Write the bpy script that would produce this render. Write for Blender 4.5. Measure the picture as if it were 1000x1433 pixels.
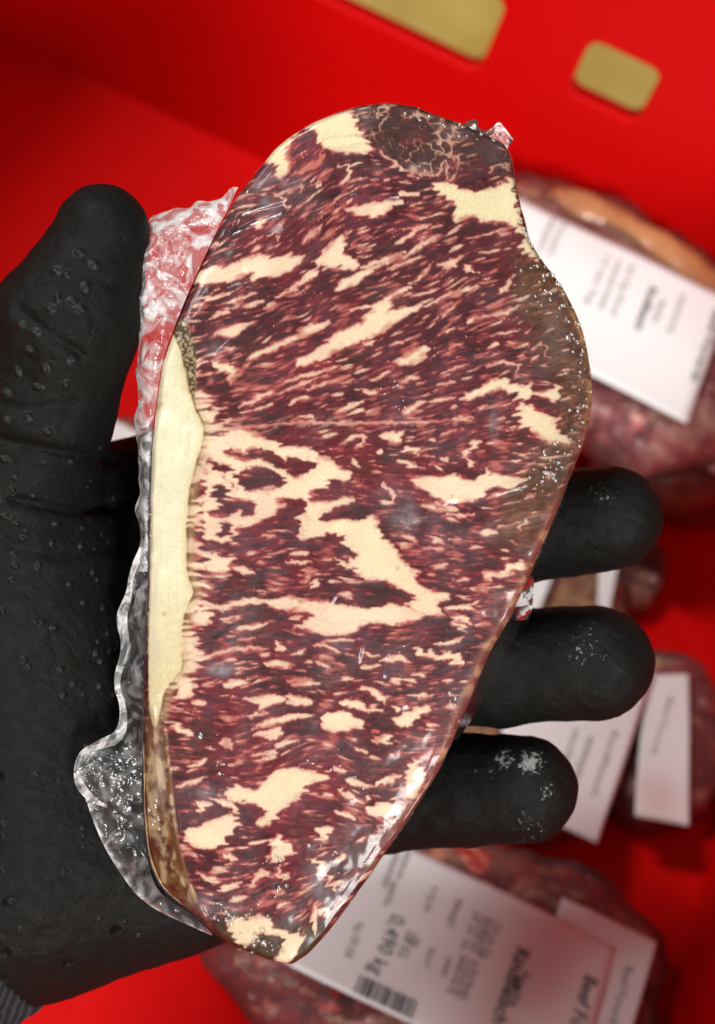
import bpy, bmesh, math, random
import numpy as np
from mathutils import Vector, Matrix

for o in list(bpy.data.objects): bpy.data.objects.remove(o)
SC = bpy.context.scene; COL = SC.collection
PI = math.pi

# ------------------------------------------------------------------ frames
# "view" frame: origin on the cut face of the held steak, x right, y up, z towards the lens (metres).
# "world": crate frame, z up, x along the crate's long wall, y towards that wall, z = 0 on the crate's floor.
S = 0.00016            # metres per photo pixel on the steak's face
D = 0.36               # lens to steak
TILT = math.radians(35)
_n = math.hypot(.43, .90); A_, B_ = .43/_n, .90/_n
E1 = np.array([B_, -A_, 0.0]); E2 = np.array([math.cos(TILT)*A_, math.cos(TILT)*B_, -math.sin(TILT)]); UP = np.array([math.sin(TILT)*A_, math.sin(TILT)*B_, math.cos(TILT)])
RW = np.stack([E1, E2, UP]); LIFT = np.array([0, 0, 0.22])
def W(p):                                     # view -> world
    return np.asarray(p, float) @ RW.T + LIFT
def WV(x, y, z): return Vector(W([x, y, z]))
def at(px, py, z=0.0):                        # photo pixel at view depth z -> view coords
    k = (D-z)/D; return np.array([(px-500)*S*k, (716.5-py)*S*k, z])
def on_plane(px, py, point, normal):          # photo pixel on a world plane -> world coords
    c = W([0, 0, D]); d = W(at(px, py, 0)) - c
    t = np.dot(np.asarray(point)-c, normal)/np.dot(d, normal); return c + t*d
def on_level(px, py, h): return on_plane(px, py, (0, 0, h), (0, 0, 1))

# ------------------------------------------------------------------ camera
cam = bpy.data.cameras.new('camera'); camo = bpy.data.objects.new('camera', cam); COL.objects.link(camo)
cam.sensor_fit = 'HORIZONTAL'; cam.sensor_width = 36; cam.lens = 36*D/S/1000
cam.clip_start = .01; cam.clip_end = 50
Mc = Matrix([list(RW[0])+[0], list(RW[1])+[0], list(RW[2])+[0], [0, 0, 0, 1]]); Mc.translation = WV(0, 0, D)
camo.matrix_world = Mc
cam.dof.use_dof = True; cam.dof.focus_distance = D; cam.dof.aperture_fstop = 15; cam.dof.aperture_blades = 0
SC.camera = camo

# ------------------------------------------------------------------ light: store ceiling lamps as soft boxes, plus one added fill
world = bpy.data.worlds.new('World'); SC.world = world; world.use_nodes = True
world.node_tree.nodes['Background'].inputs[0].default_value = (1.0, .98, .95, 1); world.node_tree.nodes['Background'].inputs[1].default_value = .075
def lamp(name, pos, target, size, power, col=(1, .95, .88), sy=None):
    l = bpy.data.lights.new(name, 'AREA'); l.energy = power; l.color = col; l.shape = 'RECTANGLE'; l.size = size; l.size_y = sy or size
    o = bpy.data.objects.new(name, l); COL.objects.link(o); p = WV(*pos); t = WV(*target)
    o.location = p; o.rotation_euler = (t-p).to_track_quat('-Z', 'Y').to_euler(); return o
def lampw(world_dir, dist, size, power, sy=None, col=(1, .965, .925)):
    d = np.array(world_dir, float); d = d/np.linalg.norm(d)*dist; v = d @ RW            # world direction -> view coords
    return lamp('ceiling_or_fill_lamp', tuple(v), (0, 0, -.05), size, power, col, sy)
lampw((.60, -.95, .72), 1.9, .34, 38, sy=.6)        # behind the photographer
lampw((-.80, .12, 1.0), 2.5, .15, 40, sy=.6)        # overhead, to the left
lampw((-.62, -.50, .94), 1.8, .20, 8, sy=.5)  # added fill lamp to brighten the steak and far wall
SC.view_settings.view_transform = 'Standard'; SC.view_settings.look = 'None'; SC.view_settings.exposure = .12; SC.view_settings.gamma = 1
SC.cycles.transparent_max_bounces = 24; SC.cycles.max_bounces = 7; SC.cycles.diffuse_bounces = 3; SC.cycles.glossy_bounces = 3

# ------------------------------------------------------------------ helpers
def link(o, parent=None):
    COL.objects.link(o)
    if parent: o.parent = parent
    return o
def tag(o, label=None, cat=None, group=None, kind=None):
    for k, v in (('label', label), ('category', cat), ('group', group), ('kind', kind)):
        if v: o[k] = v
    return o
def thing(name, loc, label, cat, group=None):
    o = bpy.data.objects.new(name, None); o.empty_display_size = .02; o.location = Vector(loc); link(o); return tag(o, label, cat, group)
def mesh_obj(name, verts, faces, mat, parent=None, smooth=True, cols=None):
    """verts are world coords; the object sits at its parent's location"""
    verts = np.asarray(verts, float)
    q = parent
    while q is not None: verts = verts - np.array(q.location); q = q.parent
    me = bpy.data.meshes.new(name)
    if isinstance(faces, np.ndarray):
        nf, k = faces.shape
        me.vertices.add(len(verts)); me.vertices.foreach_set('co', verts.astype(np.float32).ravel())
        me.loops.add(nf*k); me.loops.foreach_set('vertex_index', faces.astype(np.int32).ravel())
        me.polygons.add(nf); me.polygons.foreach_set('loop_start', np.arange(0, nf*k, k, dtype=np.int32)); me.polygons.foreach_set('loop_total', np.full(nf, k, np.int32))
        me.update(calc_edges=True); me.validate()
    else:
        me.from_pydata([tuple(v) for v in verts], [], [tuple(f) for f in faces]); me.update()
    if smooth: me.polygons.foreach_set('use_smooth', np.ones(len(me.polygons), bool))
    for nm, c in (cols or {}).items():
        if c.ndim == 2:
            a = me.attributes.new(nm, 'FLOAT_COLOR', 'POINT'); a.data.foreach_set('color', np.concatenate([c, np.ones((len(c), 1))], 1).astype(np.float32).ravel())
        else:
            a = me.attributes.new(nm, 'FLOAT', 'POINT'); a.data.foreach_set('value', c.astype(np.float32))
    me.materials.append(mat)
    return link(bpy.data.objects.new(name, me), parent)
def grid_faces(nr, nc, flip=False):
    i = np.arange(nr*nc).reshape(nr, nc)
    f = np.stack([i[:-1, :-1], i[1:, :-1], i[1:, 1:], i[:-1, 1:]], -1).reshape(-1, 4)
    return f[:, ::-1] if flip else f

class NT:
    def __init__(s, name):
        s.m = bpy.data.materials.new(name); s.m.use_nodes = True; s.t = s.m.node_tree; s.t.nodes.clear()
        s.out = s.n('ShaderNodeOutputMaterial')
    def n(s, typ, ins=None, **kw):
        nd = s.t.nodes.new(typ)
        for k, v in kw.items(): setattr(nd, k, v)
        for k, v in (ins or {}).items():
            if hasattr(v, 'is_output') or isinstance(v, bpy.types.NodeSocket): s.t.links.new(v, nd.inputs[k])
            else: nd.inputs[k].default_value = v
        return nd
    def surf(s, sock): s.t.links.new(sock, s.out.inputs['Surface']); return s.m
    def coord(s): return s.n('ShaderNodeTexCoord').outputs['Object']
    def noise(s, scale, detail=3, rough=.55, vec=None, dist=0):
        return s.n('ShaderNodeTexNoise', {'Vector': vec or s.coord(), 'Scale': scale, 'Detail': detail, 'Roughness': rough, 'Distortion': dist}).outputs['Fac']
    def ramp(s, fac, stops, interp='LINEAR'):
        r = s.n('ShaderNodeValToRGB', {'Fac': fac}); r.color_ramp.interpolation = interp
        el = r.color_ramp.elements
        while len(el) < len(stops): el.new(.5)
        for e, (p, c) in zip(el, stops): e.position = p; e.color = (*c, 1) if len(c) == 3 else c
        return r.outputs['Color']
    def math(s, op, a, b=0.0, c=0.0, clamp=False):
        nd = s.n('ShaderNodeMath', {0: a, 1: b, 2: c}, operation=op); nd.use_clamp = clamp; return nd.outputs[0]
    def mix(s, fac, a, b, blend='MIX'):
        nd = s.n('ShaderNodeMix', None, data_type='RGBA', blend_type=blend)
        for k, v in ((0, fac), (6, a), (7, b)):
            if isinstance(v, bpy.types.NodeSocket): s.t.links.new(v, nd.inputs[k])
            else: nd.inputs[k].default_value = (*v, 1) if isinstance(v, (tuple, list)) and len(v) == 3 else v
        return nd.outputs[2]
    def bump(s, h, strength=.5, dist=.001, normal=None):
        ins = {'Height': h, 'Strength': strength, 'Distance': dist}
        if normal: ins['Normal'] = normal
        return s.n('ShaderNodeBump', ins).outputs['Normal']
    def attr(s, name, what='Fac'): return s.n('ShaderNodeAttribute', attribute_name=name).outputs[what]
    def bsdf(s, **kw): return s.n('ShaderNodeBsdfPrincipled', {k.replace('_', ' '): v for k, v in kw.items()}).outputs[0]
# ------------------------------------------------------------------ marbling of the held steak
# All tracing is in the photo's own pixel grid (1 px = 0.16 mm on the cut face).
X0, Y0, X1, Y1 = 170, 120, 850, 1375
GW, GH = X1 - X0, Y1 - Y0

def vnoise(x, y, seed):
    rs = np.random.RandomState(seed); T = rs.rand(256, 256).astype(np.float32)
    xi = np.floor(x).astype(int); yi = np.floor(y).astype(int)
    fx = (x - xi); fy = (y - yi); fx = fx*fx*(3-2*fx); fy = fy*fy*(3-2*fy)
    a = T[yi & 255, xi & 255]; b = T[yi & 255, (xi+1) & 255]
    c = T[(yi+1) & 255, xi & 255]; d = T[(yi+1) & 255, (xi+1) & 255]
    return (a*(1-fx)+b*fx)*(1-fy) + (c*(1-fx)+d*fx)*fy
def fbm(x, y, sc, seed, octs=3):
    v = 0; amp = 0.5; tot = 0
    for o in range(octs):
        v = v + amp*vnoise(x/sc*2**o + 17.3*o, y/sc*2**o + 9.1*o, seed+o); tot += amp; amp *= 0.55
    return v/tot*2-1
def blur(a, r):
    k = np.exp(-0.5*(np.arange(-int(3*r)-1, int(3*r)+2)/r)**2); k /= k.sum(); n = len(k)//2
    p = np.pad(a, ((n, n), (0, 0)), 'edge'); a = sum(k[i]*p[i:i+a.shape[0]] for i in range(len(k)))
    p = np.pad(a, ((0, 0), (n, n)), 'edge'); return sum(k[i]*p[:, i:i+a.shape[1]] for i in range(len(k)))
def smooth01(a, b, v):
    t = np.clip((v-a)/(b-a), 0, 1); return t*t*(3-2*t)
def poly_sd(pts, x, y):
    """signed distance to a closed polygon, positive inside"""
    p = np.array(pts, float); q = np.roll(p, -1, 0)
    d = np.full(x.shape, 1e9, np.float32); ins = np.zeros(x.shape, bool)
    for (ax, ay), (bx, by) in zip(p, q):
        ex, ey = bx-ax, by-ay; L = ex*ex+ey*ey+1e-9
        t = np.clip(((x-ax)*ex+(y-ay)*ey)/L, 0, 1)
        d = np.minimum(d, (x-ax-t*ex)**2+(y-ay-t*ey)**2)
        c = ((ay > y) != (by > y))
        if ey != 0: ins ^= c & (x < ax+(y-ay)/ey*ex)
    d = np.sqrt(d); return np.where(ins, d, -d)
def poly_sdb(pts, x, y, pad=50):
    p = np.array(pts, float); out = np.full(x.shape, -float(pad), np.float32)
    a = int(max(0, p[:, 0].min()-pad-X0)); b = int(min(GW, p[:, 0].max()+pad-X0)); c = int(max(0, p[:, 1].min()-pad-Y0)); d = int(min(GH, p[:, 1].max()+pad-Y0))
    s = (slice(c, d), slice(a, b)); out[s] = poly_sd(pts, x[s], y[s]); return out
def line_sd(pts, w, x, y, taper=True):
    """w - distance to a polyline, thinning towards its ends"""
    p = np.array(pts, float); seg = np.hypot(*(p[1:]-p[:-1]).T); cum = np.concatenate([[0], np.cumsum(seg)]); tot = cum[-1]+1e-9
    best = np.full(x.shape, -1e9, np.float32)
    for i in range(len(p)-1):
        (ax, ay), (bx, by) = p[i], p[i+1]; ex, ey = bx-ax, by-ay; L = ex*ex+ey*ey+1e-9
        t = np.clip(((x-ax)*ex+(y-ay)*ey)/L, 0, 1)
        u = (cum[i]+t*seg[i])/tot
        ww = w*(0.06+0.94*np.clip(4*u*(1-u), 0, 1)**.6) if taper else w
        best = np.maximum(best, ww-np.hypot(x-ax-t*ex, y-ay-t*ey))
    return best
def chaikin(pts, n=2, closed=True):
    p = np.array(pts, float)
    for _ in range(n):
        if closed:
            q = np.roll(p, -1, 0); p = np.stack([p*.75+q*.25, p*.25+q*.75], 1).reshape(-1, 2)
        else:
            a = p[:-1]*.75+p[1:]*.25; b = p[:-1]*.25+p[1:]*.75
            p = np.concatenate([p[:1], np.stack([a, b], 1).reshape(-1, 2)[1:-1], p[-1:]])
    return p
def pp(s):
    v = [float(t) for t in s.replace(';', ' ').replace(',', ' ').split()]
    return list(zip(v[0::2], v[1::2]))

RIGHT = pp("548,141 580,145 612,158 640,168 668,180 690,190 708,200 718,225 722,255 730,285 736,310 742,335 756,358 772,378 790,402 805,432 818,465 826,500 830,535 829,570 822,605 812,635 800,665 786,700 772,735 755,775 740,810 722,850 700,890 678,930 655,985 635,1035 615,1080 590,1120 560,1165 530,1210 495,1260 462,1305 430,1340 408,1354")
LEFT = pp("548,141 510,143 475,152 440,167 410,185 385,205 365,230 345,255 330,272 300,325 270,390 245,450 225,510 213,600 208,700 206,800 203,900 200,960 197,1040 197,1120 203,1200 222,1250 255,1275 295,1306 320,1325 350,1338 380,1349 408,1354")
RIM_FOLD = pp("222,975 232,1020 238,1070 243,1130 250,1180 262,1225 280,1270 297,1308")   # lower left: face ends here, side wall beyond

FAT = [pp(s) for s in """364,226 380,202 402,186 440,167 480,153 494,153 500,172 508,192 520,206 512,214 500,216 482,212 462,208 450,210 446,196 434,181 420,181 410,190 405,200 400,215 406,235 396,250 385,248 378,245 385,232 372,226
275,380 300,372 320,370 340,362 375,354 390,359 415,356 430,358 418,370 405,380 385,388 365,392 352,387 340,387 325,393 300,398 262,402 266,390
478,292 500,288 530,283 555,278 560,285 550,292 535,298 525,306 510,303 498,300 488,298
445,360 455,345 470,335 483,328 486,338 478,350 490,358 503,368 500,375 490,378 475,376 455,372 448,368 440,385 430,395 418,400 405,408 400,414 402,405 420,392 438,375
604,255 625,255 645,262 665,267 680,266 700,257 710,252 718,242 722,260 725,290 730,310 725,318 710,312 695,310 675,309 655,305 645,311 637,308 635,292 625,280 610,267
722,318 732,335 726,345 735,352 745,358 757,368 762,362 750,345 740,328 732,312
290,506 312,505 325,512 338,515 330,525 325,540 318,535 310,520 300,515
300,468 310,460 322,457 330,452 345,452 360,450 352,456 338,460 332,470 322,473 310,472
345,498 360,490 380,484 400,473 420,462 440,452 455,447 466,446 455,458 440,465 420,474 400,485 380,492 360,500 350,503
409,505 432,497 455,480 472,462 492,457 505,447 520,433 505,432 490,436 478,440 500,428 522,425 530,424 540,415 560,405 573,398 575,404 552,416 539,430 560,432 590,425 585,433 560,447 550,455 535,465 507,479 482,487 465,495 452,505 432,511 415,515
462,405 482,392 500,382 522,372 540,365 570,355 555,362 535,371 518,383 498,398 478,406
550,510 565,497 585,485 605,486 595,495 592,503 582,510 562,511
557,575 575,567 592,560 600,562 585,570 575,580 565,580
645,557 648,548 655,550 675,540 690,530 705,529 720,536 735,540 743,530 746,545 760,550 775,543 783,534 783,562 775,562 760,556 748,550 738,557 732,562 722,550 700,545 685,550 665,558 650,560
717,580 732,595 748,608 762,617 775,621 785,620 795,623 807,625 800,617 785,607 777,595 780,588 765,578 750,572 738,566 733,559 722,570
290,620 310,606 340,597 370,610 400,624 420,625 438,628 450,638 465,643 478,655 495,666 485,674 455,682 432,688 430,705 425,715 432,735 420,757 405,730 385,700 370,690 350,715 345,735 330,740 318,720 330,690 325,680 310,665 285,660 275,650 283,630
430,700 450,703 470,700 492,694 495,703 475,708 460,714 448,722 455,730 470,727 490,728 510,722 525,720 530,735 535,748 545,757 552,768 562,780 575,795 592,800 580,808 585,815 600,826 627,830 630,838 610,842 618,858 625,865 590,862 560,846 585,838 570,830 550,818 535,812 500,808 495,795 488,780 478,765 468,748 450,748 425,757 420,750 428,735 425,715
405,880 420,872 438,865 440,858 405,855 370,845 355,842 380,838 410,832 425,838 465,843 510,852 535,845 560,846 590,858 625,865 590,864 575,870 550,875 535,874 515,870 502,875 500,882 482,888 465,890 445,887 432,882 415,878
575,910 580,905 592,904 595,910 612,912 625,908 632,912 650,918 645,935 632,932 637,925 617,922 600,921 582,916
665,806 682,800 690,802 705,800 718,785 738,785 735,797 718,803 700,808 685,813 672,810
573,672 590,667 608,665 632,664 640,665 655,672 668,671 675,658 682,652 680,662 700,664 720,668 747,669 732,675 720,682 707,685 695,680 685,684 682,692 665,700 645,704 630,705 617,702 605,695 592,686 578,678
527,610 535,606 548,602 555,606 560,603 568,602 563,612 558,622 545,617 535,614
467,780 480,785 497,790 488,797 475,793
310,955 325,950 340,948 350,955 335,960 322,963
335,975 360,975 380,969 397,975 395,983 375,988 362,995 360,985
442,1005 467,995 485,996 500,1005 512,1015 500,1020 485,1025 465,1026 455,1022
475,980 485,977 497,978 508,985 516,993 540,992 538,996 520,997 500,995 485,988
545,1012 560,1000 580,992 595,987 605,992 600,998 585,1003 580,1015 565,1018
517,1038 530,1028 547,1025 548,1035 535,1042 525,1042
310,1107 330,1097 340,1102 352,1108 365,1100 375,1085 390,1077 415,1072 428,1080 440,1078 455,1085 458,1090 440,1095 430,1103 425,1115 410,1120 392,1132 385,1145 375,1155 362,1160 355,1150 372,1135 365,1130 345,1125 325,1122 312,1115
257,1163 275,1157 290,1148 315,1140 330,1140 337,1155 330,1165 315,1175 307,1190 290,1190 270,1185 255,1175
242,1105 245,1100 265,1092 288,1088 280,1095 262,1100
380,1180 385,1168 392,1168 400,1178 415,1185 412,1195 400,1198 390,1210 382,1205 386,1193
437,1172 445,1160 460,1155 470,1160 460,1172 455,1180 445,1172
320,1290 325,1283 350,1285 360,1280 380,1290 390,1300 405,1305 420,1310 430,1310 420,1325 415,1340 400,1352 385,1347 390,1335 400,1322 385,1312 370,1306 360,1310 355,1322 338,1326 322,1315
427,1203 435,1200 450,1200 455,1215 462,1235 475,1240 470,1247 455,1235 446,1218 440,1210
435,1275 450,1270 468,1272 462,1282 450,1283
510,1133 525,1125 540,1122 565,1127 566,1142 545,1142 525,1147
562,1105 568,1085 573,1070 583,1058 590,1072 596,1090 590,1105 582,1115 570,1125 566,1112
352,312 366,300 372,312 358,322
285,655 310,665 330,690 345,690 395,690 392,712 375,725 350,735 335,740 330,755 300,762 283,748 288,700
285,780 310,772 330,790 320,800 290,800
262,860 290,850 300,868 275,880
240,960 262,950 275,965 250,985""".strip().split('\n')]

STREAK = [(float(l.split('|')[0]), pp(l.split('|')[1])) for l in """4|450,210 447,225 435,235 412,245
5|418,242 440,225
4|380,268 392,277 405,285 405,293
3|425,255 420,270
3|410,264 385,272
5|288,345 303,340
4|445,318 430,332 420,344
4|392,328 388,337
2|365,330 345,345
6|475,227 484,235 490,240 482,252 476,258
2|492,252 505,248 515,251
3|532,253 550,250
4|443,262 449,258
5|555,268 570,272 588,272
5|432,335 445,322
5|548,345 570,330 597,315
5|560,362 590,342 620,328
5|500,378 530,365 565,352
3|575,365 595,357
4|625,377 645,362
4|522,207 545,222 565,238 585,250
4|690,205 705,210 712,220
5|680,245 690,235 700,228 712,232
2|607,318 620,315
4|620,372 648,360
3|662,355 700,350
2|650,335 715,318
4|310,425 335,418 362,411
5|285,425 270,430
5|290,445 305,440 325,435
4|345,430 370,420
4|385,415 415,405
3|315,487 325,486 322,493
6|335,570 360,557 385,547
5|405,545 440,530
3|390,540 430,522
3|575,397 592,383 602,370
4|545,375 597,358
4|575,415 612,405
4|600,427 620,415 647,405
3|618,445 645,418
5|617,377 645,362
4|547,482 570,476
4|510,482 523,478
4|620,467 638,460
3|630,487 648,481
2|625,517 650,512
4|520,532 545,520
4|560,535 585,528
2|583,537 593,535
3|612,540 630,535
5|405,535 425,527 445,522 477,512
5|425,545 462,535 492,524
3|482,537 497,531
6|500,545 515,550 530,546
6|470,578 485,570 507,561
5|402,568 420,558 435,555
4|462,555 478,551
4|617,560 635,555
3|625,572 637,570
4|630,585 650,582
5|412,586 440,583
5|692,413 705,404 720,385
4|680,443 705,437 728,427
6|655,453 665,446
3|667,447 695,439
5|628,417 650,405 672,398
5|650,372 668,382
5|612,372 645,360
4|600,410 615,404
5|678,487 697,478
2.5|685,470 705,466 728,460
3|735,467 745,460
3|710,480 722,479
3|632,485 648,481
3|620,520 655,510
4|683,510 705,505 722,510 728,522
2.5|742,490 757,480 772,502
2.5|740,505 755,497
3|665,571 680,569
5|600,562 632,556
4|610,540 630,534
5|630,588 668,584
5|622,900 640,895 650,890
6|630,865 645,877 652,885
6|627,865 648,865 662,873
4|665,875 685,873
6|622,850 660,850 672,840
5|645,640 657,632 662,618 675,616
5|650,640 658,650 670,652
5|608,702 620,708 638,712
3|617,722 657,718
6|667,747 695,743
2.5|695,740 720,733 730,730
4|725,745 740,722
4|600,750 612,757 625,759
4|600,764 628,770
4|635,757 640,752
3|652,766 675,765
4|605,792 628,792
3|640,812 657,810
5|735,697 750,692
5|762,667 778,664
3|615,610 637,602
5|610,652 622,657
4|612,645 627,641
5|478,620 490,612 503,610 508,618 498,628
6|560,628 580,630 585,640
4|520,632 537,631
5|555,646 575,650 590,653
4|492,640 507,655
5|535,675 548,690 552,700
3|562,748 585,760
4|595,750 622,758
5|592,708 625,713
3|597,618 612,615
4|408,775 430,775
4|400,787 432,786
5|437,820 450,812
3|360,787 375,785
6|327,795 355,802
6|285,775 300,782
6|280,845 312,852 325,845 350,840 375,840
4|262,928 300,915 330,908 370,908
5|330,880 352,878 375,872
3|335,895 355,894
6|385,897 395,912
7|368,930 385,928 408,930
4|362,918 380,915
5|360,995 352,1005
5|400,978 408,985 425,978 440,985
4|410,960 445,955
6|350,1018 380,1010 410,1003 437,1000
5|375,1035 395,1025
5|388,1042 412,1035
8|235,1012 255,1020 270,1027
5|268,980 290,985
6|305,1040 320,1035
7|507,960 525,970 540,978 538,985
5|548,990 560,995
5|572,975 605,973
5|542,955 585,950
6|535,925 560,920 575,927
4|505,935 530,932
4|580,945 600,943
5|617,955 632,950
5|400,955 425,952 447,957
5|442,900 475,912
4|442,925 462,936
7|400,975 420,980 440,986
3|480,897 497,895
4|405,915 425,910
3|507,912 530,920
9|275,1122 285,1128 282,1142
7|295,1118 325,1128 335,1140
6|260,1073 290,1063
6|310,1035 325,1048
5|320,1072 338,1065
4|345,1058 370,1055 385,1052 378,1062 350,1066
6|355,1030 385,1022 372,1034
6|385,1045 415,1035
6|388,1212 393,1228 408,1222
5|460,1240 480,1233
5|275,1222 300,1235 310,1230
7|305,1248 337,1235
4|312,1195 330,1205
5|318,1260 345,1257
5|350,1245 365,1222 380,1228
4|385,1268 405,1265
6|442,1262 440,1285 440,1310
8|525,1100 540,1093 562,1087
6|465,1075 485,1080
7|487,1092 507,1098
5|495,1048 512,1053
6|525,1035 547,1038
6|465,1135 498,1145
4|470,1100 505,1125
6|508,1113 515,1118
5|545,1116 552,1118
4|495,1180 517,1172
3|532,1145 535,1165
5|545,1150 560,1148
5|455,1110 472,1117
4|467,1207 485,1195
1.6|300,602 350,597 400,592 500,592 600,590 640,588""".strip().split('\n')]

LEAN = [pp(s) for s in """365,228 384,226 387,238 376,247 358,243
328,670 335,660 345,653 360,652 380,657 398,665 401,673 395,683 380,686 362,688 345,686 335,680
317,622 330,630 340,638 350,628 370,625 380,632 395,643 402,655 390,657 375,648 360,640 345,645 335,642 322,636
395,640 420,639 438,647 440,652 430,662 415,669 405,665 400,655
392,697 412,697 430,707 428,715 417,722 420,735 418,752 405,740 390,728 375,730 350,737 375,727 395,720 391,712
288,638 300,640 310,650 325,655 320,662 305,660 292,652
295,680 310,677 318,690 335,700 350,698 357,708 355,720 340,722 330,713 320,720 310,727 295,720 288,717 305,712 300,697
305,730 325,732 330,740 310,752 300,752 307,742
335,742 355,745 370,750 350,753 337,750
432,688 440,685 451,686 454,675 464,668 478,674 483,680 482,690 472,696 460,692 450,700 438,694
447,722 458,715 475,712 485,702 500,700 515,707 530,718 510,725 500,729 482,722 470,727 450,732
422,760 440,752 469,744 482,758 492,770 500,782 485,778 462,770 432,771
490,832 500,818 510,814 520,815 525,811 545,817 560,822 570,832 585,839 570,846 550,845 535,845 527,852 510,850 495,845
300,1122 308,1125 310,1145 292,1143 290,1138 305,1132
275,1135 290,1138 285,1152 268,1155 256,1148 262,1138
325,1122 345,1127 365,1130 370,1138 358,1150 345,1160 338,1150 334,1136""".strip().split('\n')]
LEAN_STREAK = [(7, pp("575,876 600,868 620,868 636,880 625,892 600,895")), (6, pp("598,897 600,908 615,912 628,907"))]
CAP_FAT = pp("239,462 245,473 254,500 260,535 270,568 282,593 285,598 283,615 273,650 266,675 261,715 260,780 261,800 267,820 271,830 259,850 254,882 252,908 256,935 240,950 226,975 225,990 221,1008 217,1020 208,1010 207,963 207,925 206,888 208,850 208,800 209,740 210,660 211,600 213,580 217,550 220,512 228,480")
GRISTLE = pp("241,455 250,447 262,452 268,470 275,490 274,520 272,550 274,575 285,590 292,588 284,598 272,570 262,535 255,500 246,475")
DRY_TOP = pp("495,153 520,141 548,139 612,155 690,187 710,200 720,225 716,250 700,250 680,262 668,266 655,258 640,252 625,255 610,250 598,245 588,250 560,232 535,215 520,205 508,190 500,170")
DRY_RIGHT = pp("722,362 760,362 810,430 835,510 832,570 812,640 775,735 745,770 725,770 700,745 705,690 745,650 785,600 780,530 750,470 722,425")
DRY_TIP = pp("300,1290 330,1275 360,1278 390,1290 430,1295 460,1270 480,1270 440,1340 405,1358 350,1342 300,1315")
YELLOW = [FAT[0], FAT[4], FAT[5], CAP_FAT]

def srgb(r, g, b):
    c = np.array([r, g, b])/255.0
    return np.where(c <= 0.04045, c/12.92, ((c+0.055)/1.055)**2.4)

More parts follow.
